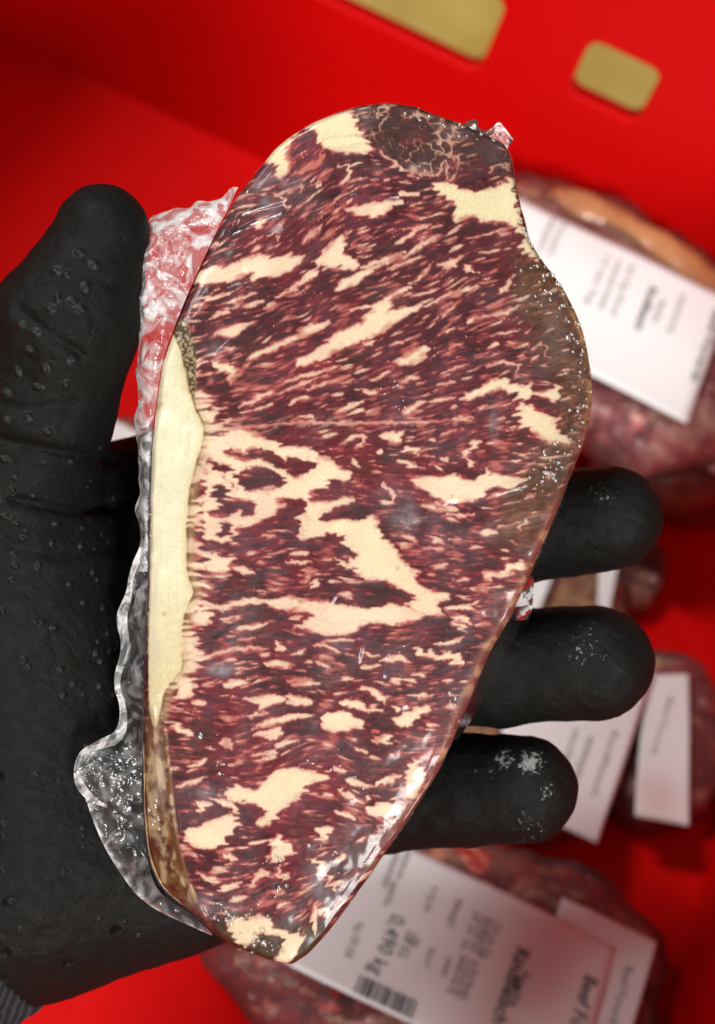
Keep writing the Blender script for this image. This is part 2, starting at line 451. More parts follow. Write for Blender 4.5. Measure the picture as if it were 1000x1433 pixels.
def paint_steak():
    """fat / lean pattern of the cut face -> linear RGB raster, softness raster"""
    yy, xx = np.mgrid[Y0:Y1, X0:X1].astype(np.float32); xx = xx+.5; yy = yy+.5
    # local direction of the grain, from the traced streaks
    cx = np.zeros(xx.shape); cy = np.zeros(xx.shape)
    sub = (slice(None, None, 6), slice(None, None, 6)); gx, gy = xx[sub], yy[sub]; ax = np.zeros(gx.shape); ay = np.zeros(gx.shape)
    def vote(px, py, ang, wt):
        w = wt/(((gx-px)**2+(gy-py)**2)+45.0**2)**1.5
        return w*np.cos(2*ang), w*np.sin(2*ang)
    for w, pts in STREAK:
        for (a, b), (c, d) in zip(pts[:-1], pts[1:]):
            u, v = vote((a+c)/2, (b+d)/2, math.atan2(d-b, c-a), math.hypot(c-a, d-b)); ax += u; ay += v
    for px, py, deg, wt in [(560,480,-30,150),(480,420,-30,150),(640,420,-27,120),(400,500,-25,100),(700,470,-20,80),(640,540,-15,80),(620,730,6,150),(680,620,4,100),(520,920,4,120),(420,940,8,90),(300,870,-4,60),(330,1010,-5,60),(480,1060,20,60),(400,1220,-25,70),(650,680,5,100),(590,600,-8,60)]:
        u, v = vote(px, py, math.radians(deg), wt); ax += u; ay += v
    ang = 0.5*np.arctan2(ay, ax)
    ang = np.kron(ang, np.ones((6, 6)))[:GH, :GW]
    c2 = blur(np.cos(2*ang), 8); s2 = blur(np.sin(2*ang), 8); ang = 0.5*np.arctan2(s2, c2)
    ang = ang + 0.42*fbm(xx, yy, 34, 5) + 0.22*fbm(xx, yy, 13, 8)
    dx, dy = np.cos(ang).astype(np.float32), np.sin(ang).astype(np.float32)
    rs = np.random.RandomState(3)
    def lic(src, L, step=1.5):
        acc = src.copy(); tot = 1.0
        for sg in (-1, 1):
            px = np.tile(np.arange(GW, dtype=np.float32), (GH, 1)); py = np.tile(np.arange(GH, dtype=np.float32)[:, None], (1, GW))
            for k in range(int(L/step)):
                ix = np.clip(px+.5, 0, GW-1).astype(int); iy = np.clip(py+.5, 0, GH-1).astype(int)
                px += sg*step*dx[iy, ix]; py += sg*step*dy[iy, ix]
                ix = np.clip(px+.5, 0, GW-1).astype(int); iy = np.clip(py+.5, 0, GH-1).astype(int)
                w = 0.5+0.5*math.cos(math.pi*(k+1)*step/L); acc += w*src[iy, ix]; tot += w
        acc /= tot; acc -= acc.mean(); return acc/acc.std()
    wn = rs.randn(GH, GW).astype(np.float32)
    fine = lic(blur(wn, 1.0), 18); broad = lic(blur(rs.randn(GH, GW).astype(np.float32), 2.3), 19); fibre = lic(rs.randn(GH, GW).astype(np.float32), 12)
    fine = blur(fine, .5); flame = lic(blur(rs.randn(GH, GW).astype(np.float32), 1.5), 13); fleck = lic(blur(rs.randn(GH, GW).astype(np.float32), .9), 15)
    low = smooth01(560, 640, yy)
    streak = fine*(1-.35*low) + broad*(.12+.55*low)
    streak /= streak.std()
    dens = fbm(xx, yy, 52, 31)
    val = (streak - 1.38 - .12*low + 0.80*dens)*2.9 + .5*flame
    val = np.minimum(val, .7+2.6*fbm(xx, yy, 22, 36)+.5*flame)
    val = np.maximum(val, np.minimum((fleck-2.2+.8*fbm(xx, yy, 30, 33))*2.0, .5+.8*dens))
    # ragged, flaky edges for everything traced
    fl = np.clip(flame, -2.2, 2.2)*(3.4+2.8*fbm(xx, yy, 40, 46))
    wx = xx + 1.3*fbm(xx, yy, 4.5, 57, 2) + 2.8*fbm(xx, yy, 11, 41, 3) + fl*dx; wy = yy + 1.3*fbm(xx, yy, 4.2, 59, 2) + 2.6*fbm(xx, yy, 9, 51, 3) + fl*dy + .5*fine
    def local(fn, pts, pad=26):
        p = np.array(pts); a = int(max(0, p[:, 0].min()-pad-X0)); b = int(min(GW, p[:, 0].max()+pad-X0))
        c = int(max(0, p[:, 1].min()-pad-Y0)); d = int(min(GH, p[:, 1].max()+pad-Y0)); s = (slice(c, d), slice(a, b))
        return s, fn(wx[s], wy[s])
    trace = np.full(xx.shape, -14.0, np.float32)
    for w, pts in STREAK:
        s, d = local(lambda x, y: line_sd(pts, w*(.56 if pts[0][1] < 600 else .70), x, y), pts); trace[s] = np.maximum(trace[s], d)
    for pts in FAT:
        q = chaikin(pts, 1); s, d = local(lambda x, y: poly_sd(q, x, y), pts); trace[s] = np.maximum(trace[s], d)
    # keep a quiet margin of lean round the big fat seams
    quiet = smooth01(-9, -2, trace)*(1-smooth01(-2, 0, trace))
    val = np.maximum(val - 1.3*quiet, trace)
    for pts in LEAN:
        q = chaikin(pts, 1); s, d = local(lambda x, y: poly_sd(q, x, y), pts)
        inner = np.minimum(val[s], 2.5*broad[s]-5.5+0.8*fine[s])
        val[s] = np.where(d > 0, np.minimum(val[s], np.maximum(-d*1.4, inner)), np.minimum(val[s], np.maximum(-d*1.2, -9)+0.0) if False else np.where(d > -4, np.minimum(val[s], -d+0.5), val[s]))
    for w, pts in LEAN_STREAK:
        s, d = local(lambda x, y: line_sd(pts, w, x, y), pts); val[s] = np.where(d > -3, np.minimum(val[s], -d*1.2), val[s])
    # dry-aged top muscle: dark, cut by thin pale veins
    sd_top = poly_sdb(DRY_TOP, wx, wy); mt = smooth01(-3, 4, sd_top)
    vx = xx+3.5*fbm(xx, yy, 13, 41, 2); vy = yy+3.5*fbm(xx, yy, 12, 51, 2)
    vein = np.abs(fbm(vx, vy, 26, 71, 3)); vein2 = np.abs(fbm(vx, vy, 17, 76, 2))
    vv = .8 - 26*np.minimum(vein, vein2*2.2) + 4.2*fbm(xx, yy, 40, 81) + .8*fbm(xx, yy, 5, 83, 2)
    vv = np.maximum(np.minimum(vv, 3), np.minimum(val-1.0, 1.2))
    val = val*(1-mt) + vv*mt
    extra = line_sd(pp("537,140 540,152"), 5, wx, wy); val = np.maximum(val, extra)
    # fringe beside the fat cap: pale, finely combed at right angles to the seam
    sd_cap = poly_sdb(chaikin(CAP_FAT, 1), xx+1.2*fbm(xx, yy, 9, 61), yy)
    fr = smooth01(-46, -4, sd_cap)*(xx > 225)*smooth01(480, 560, yy)*(1-smooth01(960, 1010, yy))
    comb = vnoise(xx/26, yy/4.6+1.6*fbm(xx, yy, 30, 91), 93)*2-1
    val = np.where(fr > 0, np.maximum(val, val*(1-fr)+fr*(1.6+9.0*comb)), val)
    # colours
    sft = .7+1.7*smooth01(.05, .55, fbm(xx, yy, 24, 97)+.25*flame*.4)
    lean = smooth01(-7.5, -1.0, val); edge = smooth01(-2.2*sft, 0.2, val); fat = smooth01(-0.5*sft, 1.4*sft, val)
    n1 = fbm(xx, yy, 45, 101); n2 = fbm(xx, yy, 110, 111); n3 = fbm(xx, yy, 6, 121, 2)
    def mix(a, b, t): return a*(1-t[..., None])+b*t[..., None]
    c = np.ones(xx.shape+(3,))*srgb(62, 19, 28)
    c = mix(c, srgb(84, 46, 60), .75*smooth01(-.05, .5, n1))
    c = mix(c, srgb(54, 14, 20), .8*smooth01(.0, .5, n2))
    c = mix(c, srgb(104, 16, 30), .7*smooth01(.08, .55, fbm(xx, yy, 85, 115)+.12*low))
    c = mix(c, srgb(74, 44, 36), .6*smooth01(.1, .55, fbm(xx, yy, 70, 117)+.25*smooth01(640, 780, xx)))
    c = .90*c*np.clip(1+.30*fibre+.16*n3+.12*fleck, .45, 1.9)[..., None]
    c = mix(c, srgb(120, 26, 38), lean*lean*np.clip(.46+.5*n1+.10*low, 0, 1))
    c = mix(c, srgb(170, 82, 78), edge*.9)
    fatc = mix(np.ones(c.shape)*srgb(221, 201, 173), srgb(215, 190, 165), smooth01(-.1, .5, n1))
    fatc = fatc*(1+.025*n3+.03*fibre*.5)[..., None]
    ym = np.zeros(xx.shape)
    for q in YELLOW[:3]: ym = np.maximum(ym, smooth01(-6, 6, poly_sdb(q, wx, wy)))
    for q in (FAT[13], FAT[14], FAT[16], FAT[34], FAT[29]): ym = np.maximum(ym, .45*smooth01(-3, 8, poly_sdb(q, xx, yy)))
    fatc = mix(fatc, srgb(215, 203, 166), ym)
    thin = 1-smooth01(.4, 4.5, val)
    fatc = mix(fatc, srgb(218, 172, 154), .6*thin*smooth01(-.4, .3, n1+.5*n3))
    c = mix(c, fatc, fat*(1-.30*thin))
    # red flush where blood has drawn into the fat next to lean
    flush = smooth01(.25, .6, fbm(xx, yy, 38, 131))*smooth01(-2, 1, val)*(1-smooth01(3, 9, val))
    c = mix(c, srgb(168, 66, 58), .7*flush)
    # the seam between the two muscles
    sl = -line_sd(pp("292,603 330,599 400,592.5 500,592 600,590 650,588 690,592"), 0, xx, yy+1.2*fbm(xx, yy, 22, 191), False)
    sm = np.exp(-(sl/1.7)**2)*np.clip(.75+.9*fbm(xx, yy, 20, 193), .2, 1); c = mix(c, srgb(196, 128, 116), .8*sm*(1-smooth01(560, 650, xx)))
    c = mix(c, srgb(206, 160, 146), .45*np.exp(-(sl/8)**2)*smooth01(-.1, .6, fine*.4+fbm(xx, yy, 7, 195))*(xx < 640))
    # dried brown rim
    br = smooth01(-22, 16, poly_sdb(DRY_RIGHT, xx, yy)+8*n1); brt = smooth01(-6, 10, poly_sdb(DRY_TIP, xx, yy)+6*n1)
    dry_v = smooth01(.0, .03, .028-np.abs(fbm(vx, vy, 22, 86, 3)))*smooth01(.0, .5, fbm(xx, yy, 40, 88)+.2)
    dark = (1-fat)
    c = mix(c, srgb(82, 54, 30)*np.clip(1+.5*n3[..., None]+.25*fibre[..., None]+.5*fbm(xx, yy, 16, 199)[..., None], .3, 2), br*(.72*dark+.18*fat))
    c = mix(c, srgb(150, 122, 84), .32*br*dark*dry_v)
    c = mix(c, srgb(60, 46, 22)*(1+.3*n3[..., None]), brt*.85*dark)
    c = mix(c, srgb(60, 38, 34)*(1+.3*n3[..., None]), mt*dark*np.clip(.45+1.2*fbm(xx, yy, 50, 87)+.5*smooth01(560, 700, xx-(yy-180)), .1, .85))
    c = mix(c, srgb(168, 134, 112), mt*.8*fat*(1-smooth01(3, 5, trace)))
    # fat cap, its dark seam and the gristle
    cap = smooth01(-.8, .8, sd_cap)
    capc = mix(np.ones(c.shape)*srgb(216, 210, 182), srgb(208, 196, 156), smooth01(760, 960, yy))*(1+.03*fbm(xx, yy, 20, 141)+.035*(vnoise(xx/5.5, yy/150, 143)*2-1)+.02*(vnoise(xx/2.2, yy/60, 144)*2-1))[..., None]
    capc = mix(capc, srgb(214, 176, 150), .5*smooth01(.2, .7, fbm(xx, yy, 34, 146))*smooth01(12, 0, sd_cap))
    capc = mix(capc, srgb(200, 184, 130), .55*smooth01(10, 0, sd_cap)*(xx > 235))
    seam = np.exp(-(np.minimum(sd_cap+1.8, 0)+np.maximum(sd_cap+1.8, 0))**2/3.0)*(xx > 219)*smooth01(455, 480, yy)
    c = mix(c, srgb(196, 170, 130), (fr > 0)*np.exp(-((sd_cap+6)/5)**2)*.5)
    c = mix(c, srgb(104, 76, 40), (fr > 0)*smooth01(-20, -3, sd_cap)*smooth01(.1, -.5, comb)*.6)
    c = mix(c, srgb(98, 68, 36), seam*np.clip(.55+.9*fbm(xx, yy, 26, 148), .1, .8))
    g = smooth01(-1, 2, poly_sdb(GRISTLE, xx, yy)); gv = vnoise(xx/3.2, yy/2.6, 151)
    c = mix(c, mix(np.ones(c.shape)*srgb(70, 56, 36), srgb(168, 148, 112), smooth01(.45, .8, gv)), g)
    c = mix(c, capc, cap)
    for px, py, r in ((230, 859, 3), (430, 699, 1.5), (632, 694, 2.5), (556, 795, 2.5), (219, 569, 5), (224, 564, 3)):
        c = mix(c, srgb(150, 110, 40), .6*np.exp(-((xx-px)**2+(yy-py)**2)/r**2))
    # side wall seen past the lower-left fold: brown meat and tallow
    fx = np.interp(yy, [p[1] for p in RIM_FOLD], [p[0] for p in RIM_FOLD])
    side = smooth01(-2, 3, fx-xx)*smooth01(955, 1075, yy)
    sn = fbm(xx+4*fbm(xx, yy, 12, 163), yy*.6, 15, 161); sc = mix(np.ones(c.shape)*srgb(132, 92, 60), srgb(206, 182, 142), smooth01(-.05, .4, sn+.25*(1-smooth01(1040, 1180, yy))))
    sc = mix(sc, srgb(96, 38, 32), .8*smooth01(.1, .45, fbm(xx, yy, 13, 171)+.2*smooth01(1120, 1250, yy)))
    c = mix(c, sc, side)
    # pink-brown strip of the rolled right edge
    outl = poly_sd(np.concatenate([np.array(RIGHT), np.array(LEFT)[::-1][1:-1]]), xx, yy)
    rr = (1-smooth01(6, 18, outl+5*n1))*smooth01(640, 720, yy)*(xx > 420)*(1-smooth01(1150, 1250, yy))
    c = mix(c, mix(np.ones(c.shape)*srgb(128, 70, 60), srgb(196, 150, 112), smooth01(0, .5, fbm(xx, yy, 22, 181))), .75*rr)
    rr = (1-smooth01(3, 11, outl))*smooth01(330, 420, yy)*(1-smooth01(600, 660, yy))*(xx > 700)
    rr = rr*np.clip(.45+1.3*fbm(xx, yy, 30, 197)+.6*fbm(xx, yy, 8, 198), 0, 1); c = mix(c, mix(np.ones(c.shape)*srgb(190, 146, 98), srgb(150, 88, 66), smooth01(520, 600, yy)), .8*rr)
    hgt = .00022*smooth01(-7, 9, sd_cap)-.00020*np.exp(-((sd_cap+2)/3.5)**2)*(xx > 225)+.00007*np.tanh(val/2.5)+.00002*fibre
    return np.clip(c, .003, .9), outl, blur(hgt, .8)
# ------------------------------------------------------------------ materials
def lin(r, g, b): return tuple(float(v) for v in srgb(r, g, b))

def mat_crate():
    t = NT('red_plastic'); n = t.noise(9, 3); sc = t.noise(140, 4, .6)
    col = t.mix(n, (.54, .0008, .0008), (.60, .001, .0008))
    scratch = t.n('ShaderNodeTexNoise', {'Vector': t.n('ShaderNodeMapping', {'Vector': t.coord(), 'Scale': (6, 300, 40)}).outputs[0], 'Scale': 1.0, 'Detail': 3}).outputs['Fac']
    rgh = t.n('ShaderNodeMapRange', {'Value': sc, 'To Min': .42, 'To Max': .6}).outputs[0]
    b = t.bump(t.math('ADD', sc, t.math('MULTIPLY', scratch, .4)), .12, .0004)
    return t.surf(t.bsdf(Base_Color=col, Roughness=rgh, Normal=b, Specular_IOR_Level=.16))
def mat_ground():
    t = NT('ochre_floor'); n = t.noise(22, 5, .6)
    return t.surf(t.bsdf(Base_Color=t.ramp(n, [(.3, lin(214, 180, 84)), (.7, lin(232, 202, 112))]), Roughness=.7))
def mat_meat():
    t = NT('marbled_beef'); c = t.attr('Col', 'Color'); n = t.noise(1500, 3, .6)
    col = t.mix(.22, c, t.ramp(n, [(.3, (.35, .35, .35)), (.7, (1, 1, 1))]), 'MULTIPLY')
    b = t.bump(t.noise(900, 3), .18, .0004)
    return t.surf(t.bsdf(Base_Color=col, Roughness=.5, Normal=b, Specular_IOR_Level=.3))
def mat_film():
    """clear vacuum-bag film: sharp fresnel gloss, milky where attribute haze says it does not cling"""
    t = NT('clear_bag_film'); h = t.attr('haze')
    b = t.bump(t.noise(150, 2, .5), .09, .0011)
    fr = t.n('ShaderNodeFresnel', {'IOR': 1.30, 'Normal': b}).outputs[0]
    tr = t.n('ShaderNodeBsdfTransparent', {'Color': (.985, .985, .98, 1)}).outputs[0]
    gl = t.n('ShaderNodeBsdfGlossy', {'Color': (1, 1, 1, 1), 'Roughness': .12, 'Normal': b}).outputs[0]
    df = t.n('ShaderNodeBsdfDiffuse', {'Color': (.62, .64, .70, 1)}).outputs[0]
    hz = t.math('MULTIPLY', h, t.n('ShaderNodeMapRange', {'Value': t.noise(420, 3), 'From Min': .25, 'From Max': .75, 'To Min': .55, 'To Max': 1.2}).outputs[0], clamp=True)
    base = t.n('ShaderNodeMixShader', {0: hz, 1: tr, 2: df}).outputs[0]
    return t.surf(t.n('ShaderNodeMixShader', {0: t.math('MULTIPLY', fr, .62), 1: base, 2: gl}).outputs[0])
def mat_loose_film():
    """the same film where it stands off the meat: crumpled, whitened on its creases"""
    t = NT('crumpled_bag_film'); h = t.attr('haze')
    nz = t.noise(130, 3, .5, dist=2.4)
    b = t.bump(nz, .28, .0030)
    fr = t.n('ShaderNodeFresnel', {'IOR': 1.5, 'Normal': b}).outputs[0]
    tr = t.n('ShaderNodeBsdfTransparent', {'Color': (.95, .95, .94, 1)}).outputs[0]
    gl = t.n('ShaderNodeBsdfGlossy', {'Roughness': .20, 'Normal': b}).outputs[0]
    df = t.n('ShaderNodeBsdfDiffuse', {'Color': (.86, .87, .88, 1), 'Normal': b}).outputs[0]
    tl = t.n('ShaderNodeBsdfTranslucent', {'Color': (.7, .7, .7, 1)}).outputs[0]
    milk = t.n('ShaderNodeMixShader', {0: .3, 1: df, 2: tl}).outputs[0]
    crease = t.n('ShaderNodeMapRange', {'Value': nz, 'From Min': .44, 'From Max': .64, 'To Min': .35, 'To Max': 1.7}).outputs[0]
    base = t.n('ShaderNodeMixShader', {0: t.math('MULTIPLY', h, crease, clamp=True), 1: tr, 2: milk}).outputs[0]
    return t.surf(t.n('ShaderNodeMixShader', {0: t.math('MULTIPLY', fr, 1.2, clamp=True), 1: base, 2: gl}).outputs[0])
def mat_bubble():
    t = NT('air_bubble'); lw = t.n('ShaderNodeLayerWeight', {'Blend': .45}).outputs['Facing']
    tr = t.n('ShaderNodeBsdfTransparent', {'Color': (.97, .96, .93, 1)}).outputs[0]; gl = t.n('ShaderNodeBsdfGlossy', {'Roughness': .22}).outputs[0]
    df = t.n('ShaderNodeBsdfDiffuse', {'Color': (.80, .78, .70, 1)}).outputs[0]
    base = t.n('ShaderNodeMixShader', {0: t.math('MULTIPLY', lw, .55), 1: tr, 2: df}).outputs[0]
    return t.surf(t.n('ShaderNodeMixShader', {0: .30, 1: base, 2: gl}).outputs[0])
def mat_glove():
    t = NT('black_foam_latex'); co = t.coord()
    # sparse raised pimples and pores
    v = t.n('ShaderNodeTexVoronoi', {'Vector': co, 'Scale': 150}); pim = t.n('ShaderNodeMapRange', {'Value': v.outputs['Distance'], 'From Min': .0, 'From Max': .30, 'To Min': 1, 'To Max': 0}).outputs[0]
    keep = t.math('GREATER_THAN', t.n('ShaderNodeSeparateColor', {0: v.outputs['Color']}).outputs[0], .62)
    sgn = -1.0
    pim = t.math('MULTIPLY', t.math('MULTIPLY', t.math('POWER', pim, 2.0), keep), sgn)
    pim = t.math('MULTIPLY', pim, t.attr('pimple'))
    fine = t.noise(1900, 3, .65); mid = t.noise(420, 4, .6); wr = t.n('ShaderNodeTexNoise', {'Vector': t.n('ShaderNodeMapping', {'Vector': co, 'Scale': (120, 420, 300), 'Rotation': (.3, .2, .5)}).outputs[0], 'Scale': 1.0, 'Detail': 4, 'Roughness': .6}).outputs['Fac']
    b = t.bump(fine, .35, .0004); b = t.bump(t.math('ADD', mid, wr), .42, .0012, b); b = t.bump(pim, 1.0, .0020, b)
    big = t.noise(40, 3)
    col = t.mix(big, (.0028, .0031, .0026), (.0058, .0063, .0052))
    fr = t.attr('frost'); sp = t.noise(900, 4, .7)
    thr = t.math('SUBTRACT', t.math('ADD', sp, t.math('MULTIPLY', fr, .34)), .78)
    dust = t.math('MULTIPLY', thr, 9.0, clamp=True)
    col = t.mix(t.math('MULTIPLY', dust, .75), col, (.34, .36, .35))
    rgh = t.n('ShaderNodeMapRange', {'Value': mid, 'From Min': .3, 'From Max': .7, 'To Min': .55, 'To Max': .74}).outputs[0]
    rgh = t.math('SUBTRACT', rgh, t.math('MULTIPLY', t.math('ABSOLUTE', pim), .22))
    return t.surf(t.bsdf(Base_Color=col, Roughness=rgh, Normal=b, Specular_IOR_Level=.17))
def mat_knit():
    t = NT('grey_rib_knit'); w = t.n('ShaderNodeTexWave', {'Vector': t.coord(), 'Scale': 190, 'Distortion': 3, 'Detail': 2}).outputs['Fac']
    return t.surf(t.bsdf(Base_Color=t.mix(w, (.006, .007, .009), (.035, .039, .046)), Roughness=.95, Normal=t.bump(w, .8, .001)))
def mat_pack(name, a, b, c, seed):
    t = NT(name); mp = t.n('ShaderNodeMapping', {'Vector': t.coord(), 'Location': (seed, seed*.7, seed*.3), 'Scale': (36, 95, 60)}).outputs[0]
    n = t.n('ShaderNodeTexNoise', {'Vector': mp, 'Scale': 1.0, 'Detail': 5, 'Roughness': .65, 'Distortion': .8}).outputs['Fac']
    col = t.ramp(n, [(.36, a), (.50, b), (.60, c), (.75, a)])
    rim = t.attr('rim'); col = t.mix(t.math('MULTIPLY', rim, .9), col, lin(168, 112, 62))
    return t.surf(t.bsdf(Base_Color=col, Roughness=.38, Normal=t.bump(t.noise(120, 4), .5, .003), Coat_Weight=.5, Coat_Roughness=.12))
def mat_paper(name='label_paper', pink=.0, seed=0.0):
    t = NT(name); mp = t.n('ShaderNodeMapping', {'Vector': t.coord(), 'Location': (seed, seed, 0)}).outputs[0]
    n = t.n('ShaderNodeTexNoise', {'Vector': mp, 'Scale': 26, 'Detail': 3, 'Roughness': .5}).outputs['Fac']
    pink_reflect = t.math('MULTIPLY', t.n('ShaderNodeMapRange', {'Value': n, 'From Min': .47, 'From Max': .72}).outputs[0], pink)
    pink_reflect = t.math('ADD', pink_reflect, t.math('MULTIPLY', t.attr('pink_reflect'), .9), clamp=True)
    col = t.mix(pink_reflect, (.80, .86, .87), (.55, .24, .22))  # pink painted in for red crate reflections and meat showing through
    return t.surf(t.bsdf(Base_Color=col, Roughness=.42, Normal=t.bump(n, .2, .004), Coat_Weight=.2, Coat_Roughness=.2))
def mat_ink(name, v):
    t = NT(name); return t.surf(t.bsdf(Base_Color=(v, v, v*1.02, 1), Roughness=.6))

def mat_pack_film():
    t = NT('pack_film'); nz = t.noise(120, 3, .6, dist=1.6); b = t.bump(nz, 1.0, .005)
    fr = t.n('ShaderNodeFresnel', {'IOR': 1.5, 'Normal': b}).outputs[0]
    tr = t.n('ShaderNodeBsdfTransparent', {'Color': (.96, .96, .96, 1)}).outputs[0]; gl = t.n('ShaderNodeBsdfGlossy', {'Roughness': .07, 'Normal': b}).outputs[0]; df = t.n('ShaderNodeBsdfDiffuse', {'Color': (.7, .7, .7, 1)}).outputs[0]
    base = t.n('ShaderNodeMixShader', {0: t.attr('haze'), 1: tr, 2: df}).outputs[0]
    return t.surf(t.n('ShaderNodeMixShader', {0: fr, 1: base, 2: gl}).outputs[0])
M_PACKFILM = mat_pack_film()
def mat_pimple():
    t = NT('smooth_black_latex'); return t.surf(t.bsdf(Base_Color=(.006, .0066, .0056, 1), Roughness=.52, Specular_IOR_Level=.24, Normal=t.bump(t.noise(1500, 2), .2, .0004)))
M_PIMPLE = mat_pimple()
M_CRATE = mat_crate(); M_GROUND = mat_ground(); M_MEAT = mat_meat(); M_FILM = mat_film(); M_LOOSE = mat_loose_film(); M_BUBBLE = mat_bubble()
M_GLOVE = mat_glove(); M_KNIT = mat_knit(); M_INK = mat_ink('black_ink', .03); M_GREYINK = mat_ink('grey_ink', .20)
# ------------------------------------------------------------------ setting: ochre floor under the crate
gz = -.02
tag(mesh_obj('floor', [(-3, -3, gz), (3, -3, gz), (3, 3, gz), (-3, 3, gz)], [(0, 1, 2, 3)], M_GROUND, smooth=False), kind='structure')

# ------------------------------------------------------------------ the red crate
fa, fb = on_level(0, 50, 0), on_level(370, 225, 0)
YF = (fa[1]+fb[1])/2                        # foot of the far wall
XR = (on_level(1000, 1150, 0)[0]+on_level(930, 1425, 0)[0])/2
XL = -.285; YN = YF-.72; HW = .215; LEAN_OUT = math.tan(math.radians(4))  # unseen left wall placed to shade the floor, near wall lowered for light
crate = thing('red_crate', ((XL+XR)/2, (YF+YN)/2, gz), 'bright red plastic crate with oblong openings in its wall, holding the meat packs', 'crate')
def curve_panel(name, outer, holes, origin, ux, uy, un, thick, mat, parent, bevel=.0012):
    cu = bpy.data.curves.new(name, 'CURVE'); cu.dimensions = '2D'; cu.fill_mode = 'BOTH'; cu.extrude = thick/2; cu.bevel_depth = bevel; cu.bevel_resolution = 2
    for pts in [outer]+holes:
        sp = cu.splines.new('POLY'); sp.points.add(len(pts)-1); sp.use_cyclic_u = True
        for p, (x, y) in zip(sp.points, pts): p.co = (x, y, 0, 1)
    ob = bpy.data.objects.new(name+'_tmp', cu); COL.objects.link(ob); dg = bpy.context.evaluated_depsgraph_get(); dg.update()
    me = bpy.data.meshes.new_from_object(ob.evaluated_get(dg)); bpy.data.objects.remove(ob)
    co = np.empty(len(me.vertices)*3, np.float32); me.vertices.foreach_get('co', co); co = co.reshape(-1, 3)
    w = np.array(origin)+co[:, :1]*np.array(ux)+co[:, 1:2]*np.array(uy)+co[:, 2:]*np.array(un)
    fs = [tuple(p.vertices) for p in me.polygons]
    o = mesh_obj(name, w, fs, mat, parent, smooth=False); bpy.data.meshes.remove(me); return o
def rrect(x0, y0, x1, y1, r, n=5):
    out = []
    for cx, cy, a0 in ((x1-r, y1-r, 0), (x0+r, y1-r, 90), (x0+r, y0+r, 180), (x1-r, y0+r, 270)):
        for k in range(n+1):
            a = math.radians(a0+90*k/n); out.append((cx+r*math.cos(a), cy+r*math.sin(a)))
    return out
wn = np.array([0, -1, LEAN_OUT]); wn = wn/np.linalg.norm(wn); wu = np.array([0, LEAN_OUT, 1]); wu /= np.linalg.norm(wu)
def wall_uv(px, py):
    p = on_plane(px, py, (0, YF, 0), wn); return p[0]-XL, np.dot(p-np.array([XL, YF, 0]), wu)
h2 = [wall_uv(*p) for p in ((818, 58), (930, 100), (890, 172), (797, 132))]
u0 = (h2[0][0]+h2[3][0])/2; u1 = (h2[1][0]+h2[2][0])/2; v1 = (h2[0][1]+h2[1][1])/2; v0 = (h2[2][1]+h2[3][1])/2
h1b = wall_uv(668, 86); h1a = wall_uv(440, -5)
print('HOLES', u0, u1, v0, v1, h1a, h1b, 'YF', YF, 'XR', XR, wall_uv(1000, 0), wall_uv(0, 0))
holes = [rrect(u0-.001, v0-.0015, u1+.001, v1+.001, .006), rrect(h1b[0]-.105, h1a[1]-.001, h1b[0]+.003, h1a[1]+.036, .007)]
gap = u0-(h1b[0]+.003); wid = u1-u0
T = .009
curve_panel('wall', rrect(.0, -.004, XR-XL, HW, .001), holes, (XL, YF+T/2, 0), (1, 0, 0), wu, wn, T-.0024, M_CRATE, crate)
def slab(name, x0, y0, z0, x1, y1, z1, parent, lean=(0, 0), bev=.0015):
    bm = bmesh.new(); bmesh.ops.create_cube(bm, size=1)
    for v in bm.verts:
        z = z0 if v.co.z < 0 else z1; k = (z-z0)
        v.co = Vector(((x0 if v.co.x < 0 else x1)+lean[0]*k, (y0 if v.co.y < 0 else y1)+lean[1]*k, z))-parent.location
    bmesh.ops.bevel(bm, geom=bm.edges[:], offset=bev, segments=2, affect='EDGES')
    me = bpy.data.meshes.new(name); bm.to_mesh(me); bm.free(); me.materials.append(M_CRATE); return link(bpy.data.objects.new(name, me), parent)
slab('base', XL-.003, YN-.003, -.006, XR+.003, YF+.0035, 0, crate, bev=.0005)
slab('wall', XR, YN, -.003, XR+T, YF+T-.001, HW, crate, (LEAN_OUT, 0))
slab('wall', XL-T, YN, -.003, XL, YF+T-.001, HW, crate, (-LEAN_OUT, 0))
slab('wall', XL, YN-T, -.003, XR, YN, HW*.55, crate, (0, -LEAN_OUT))
slab('rim', XL-.02, YF+HW*LEAN_OUT-.001, HW-.014, XR+.03, YF+HW*LEAN_OUT+.016, HW+.006, crate)
slab('foot', XL+.03, YN+.03, gz, XL+.07, YF-.03, -.0062, crate)
slab('foot', XR-.07, YN+.03, gz, XR-.03, YF-.03, -.0062, crate)
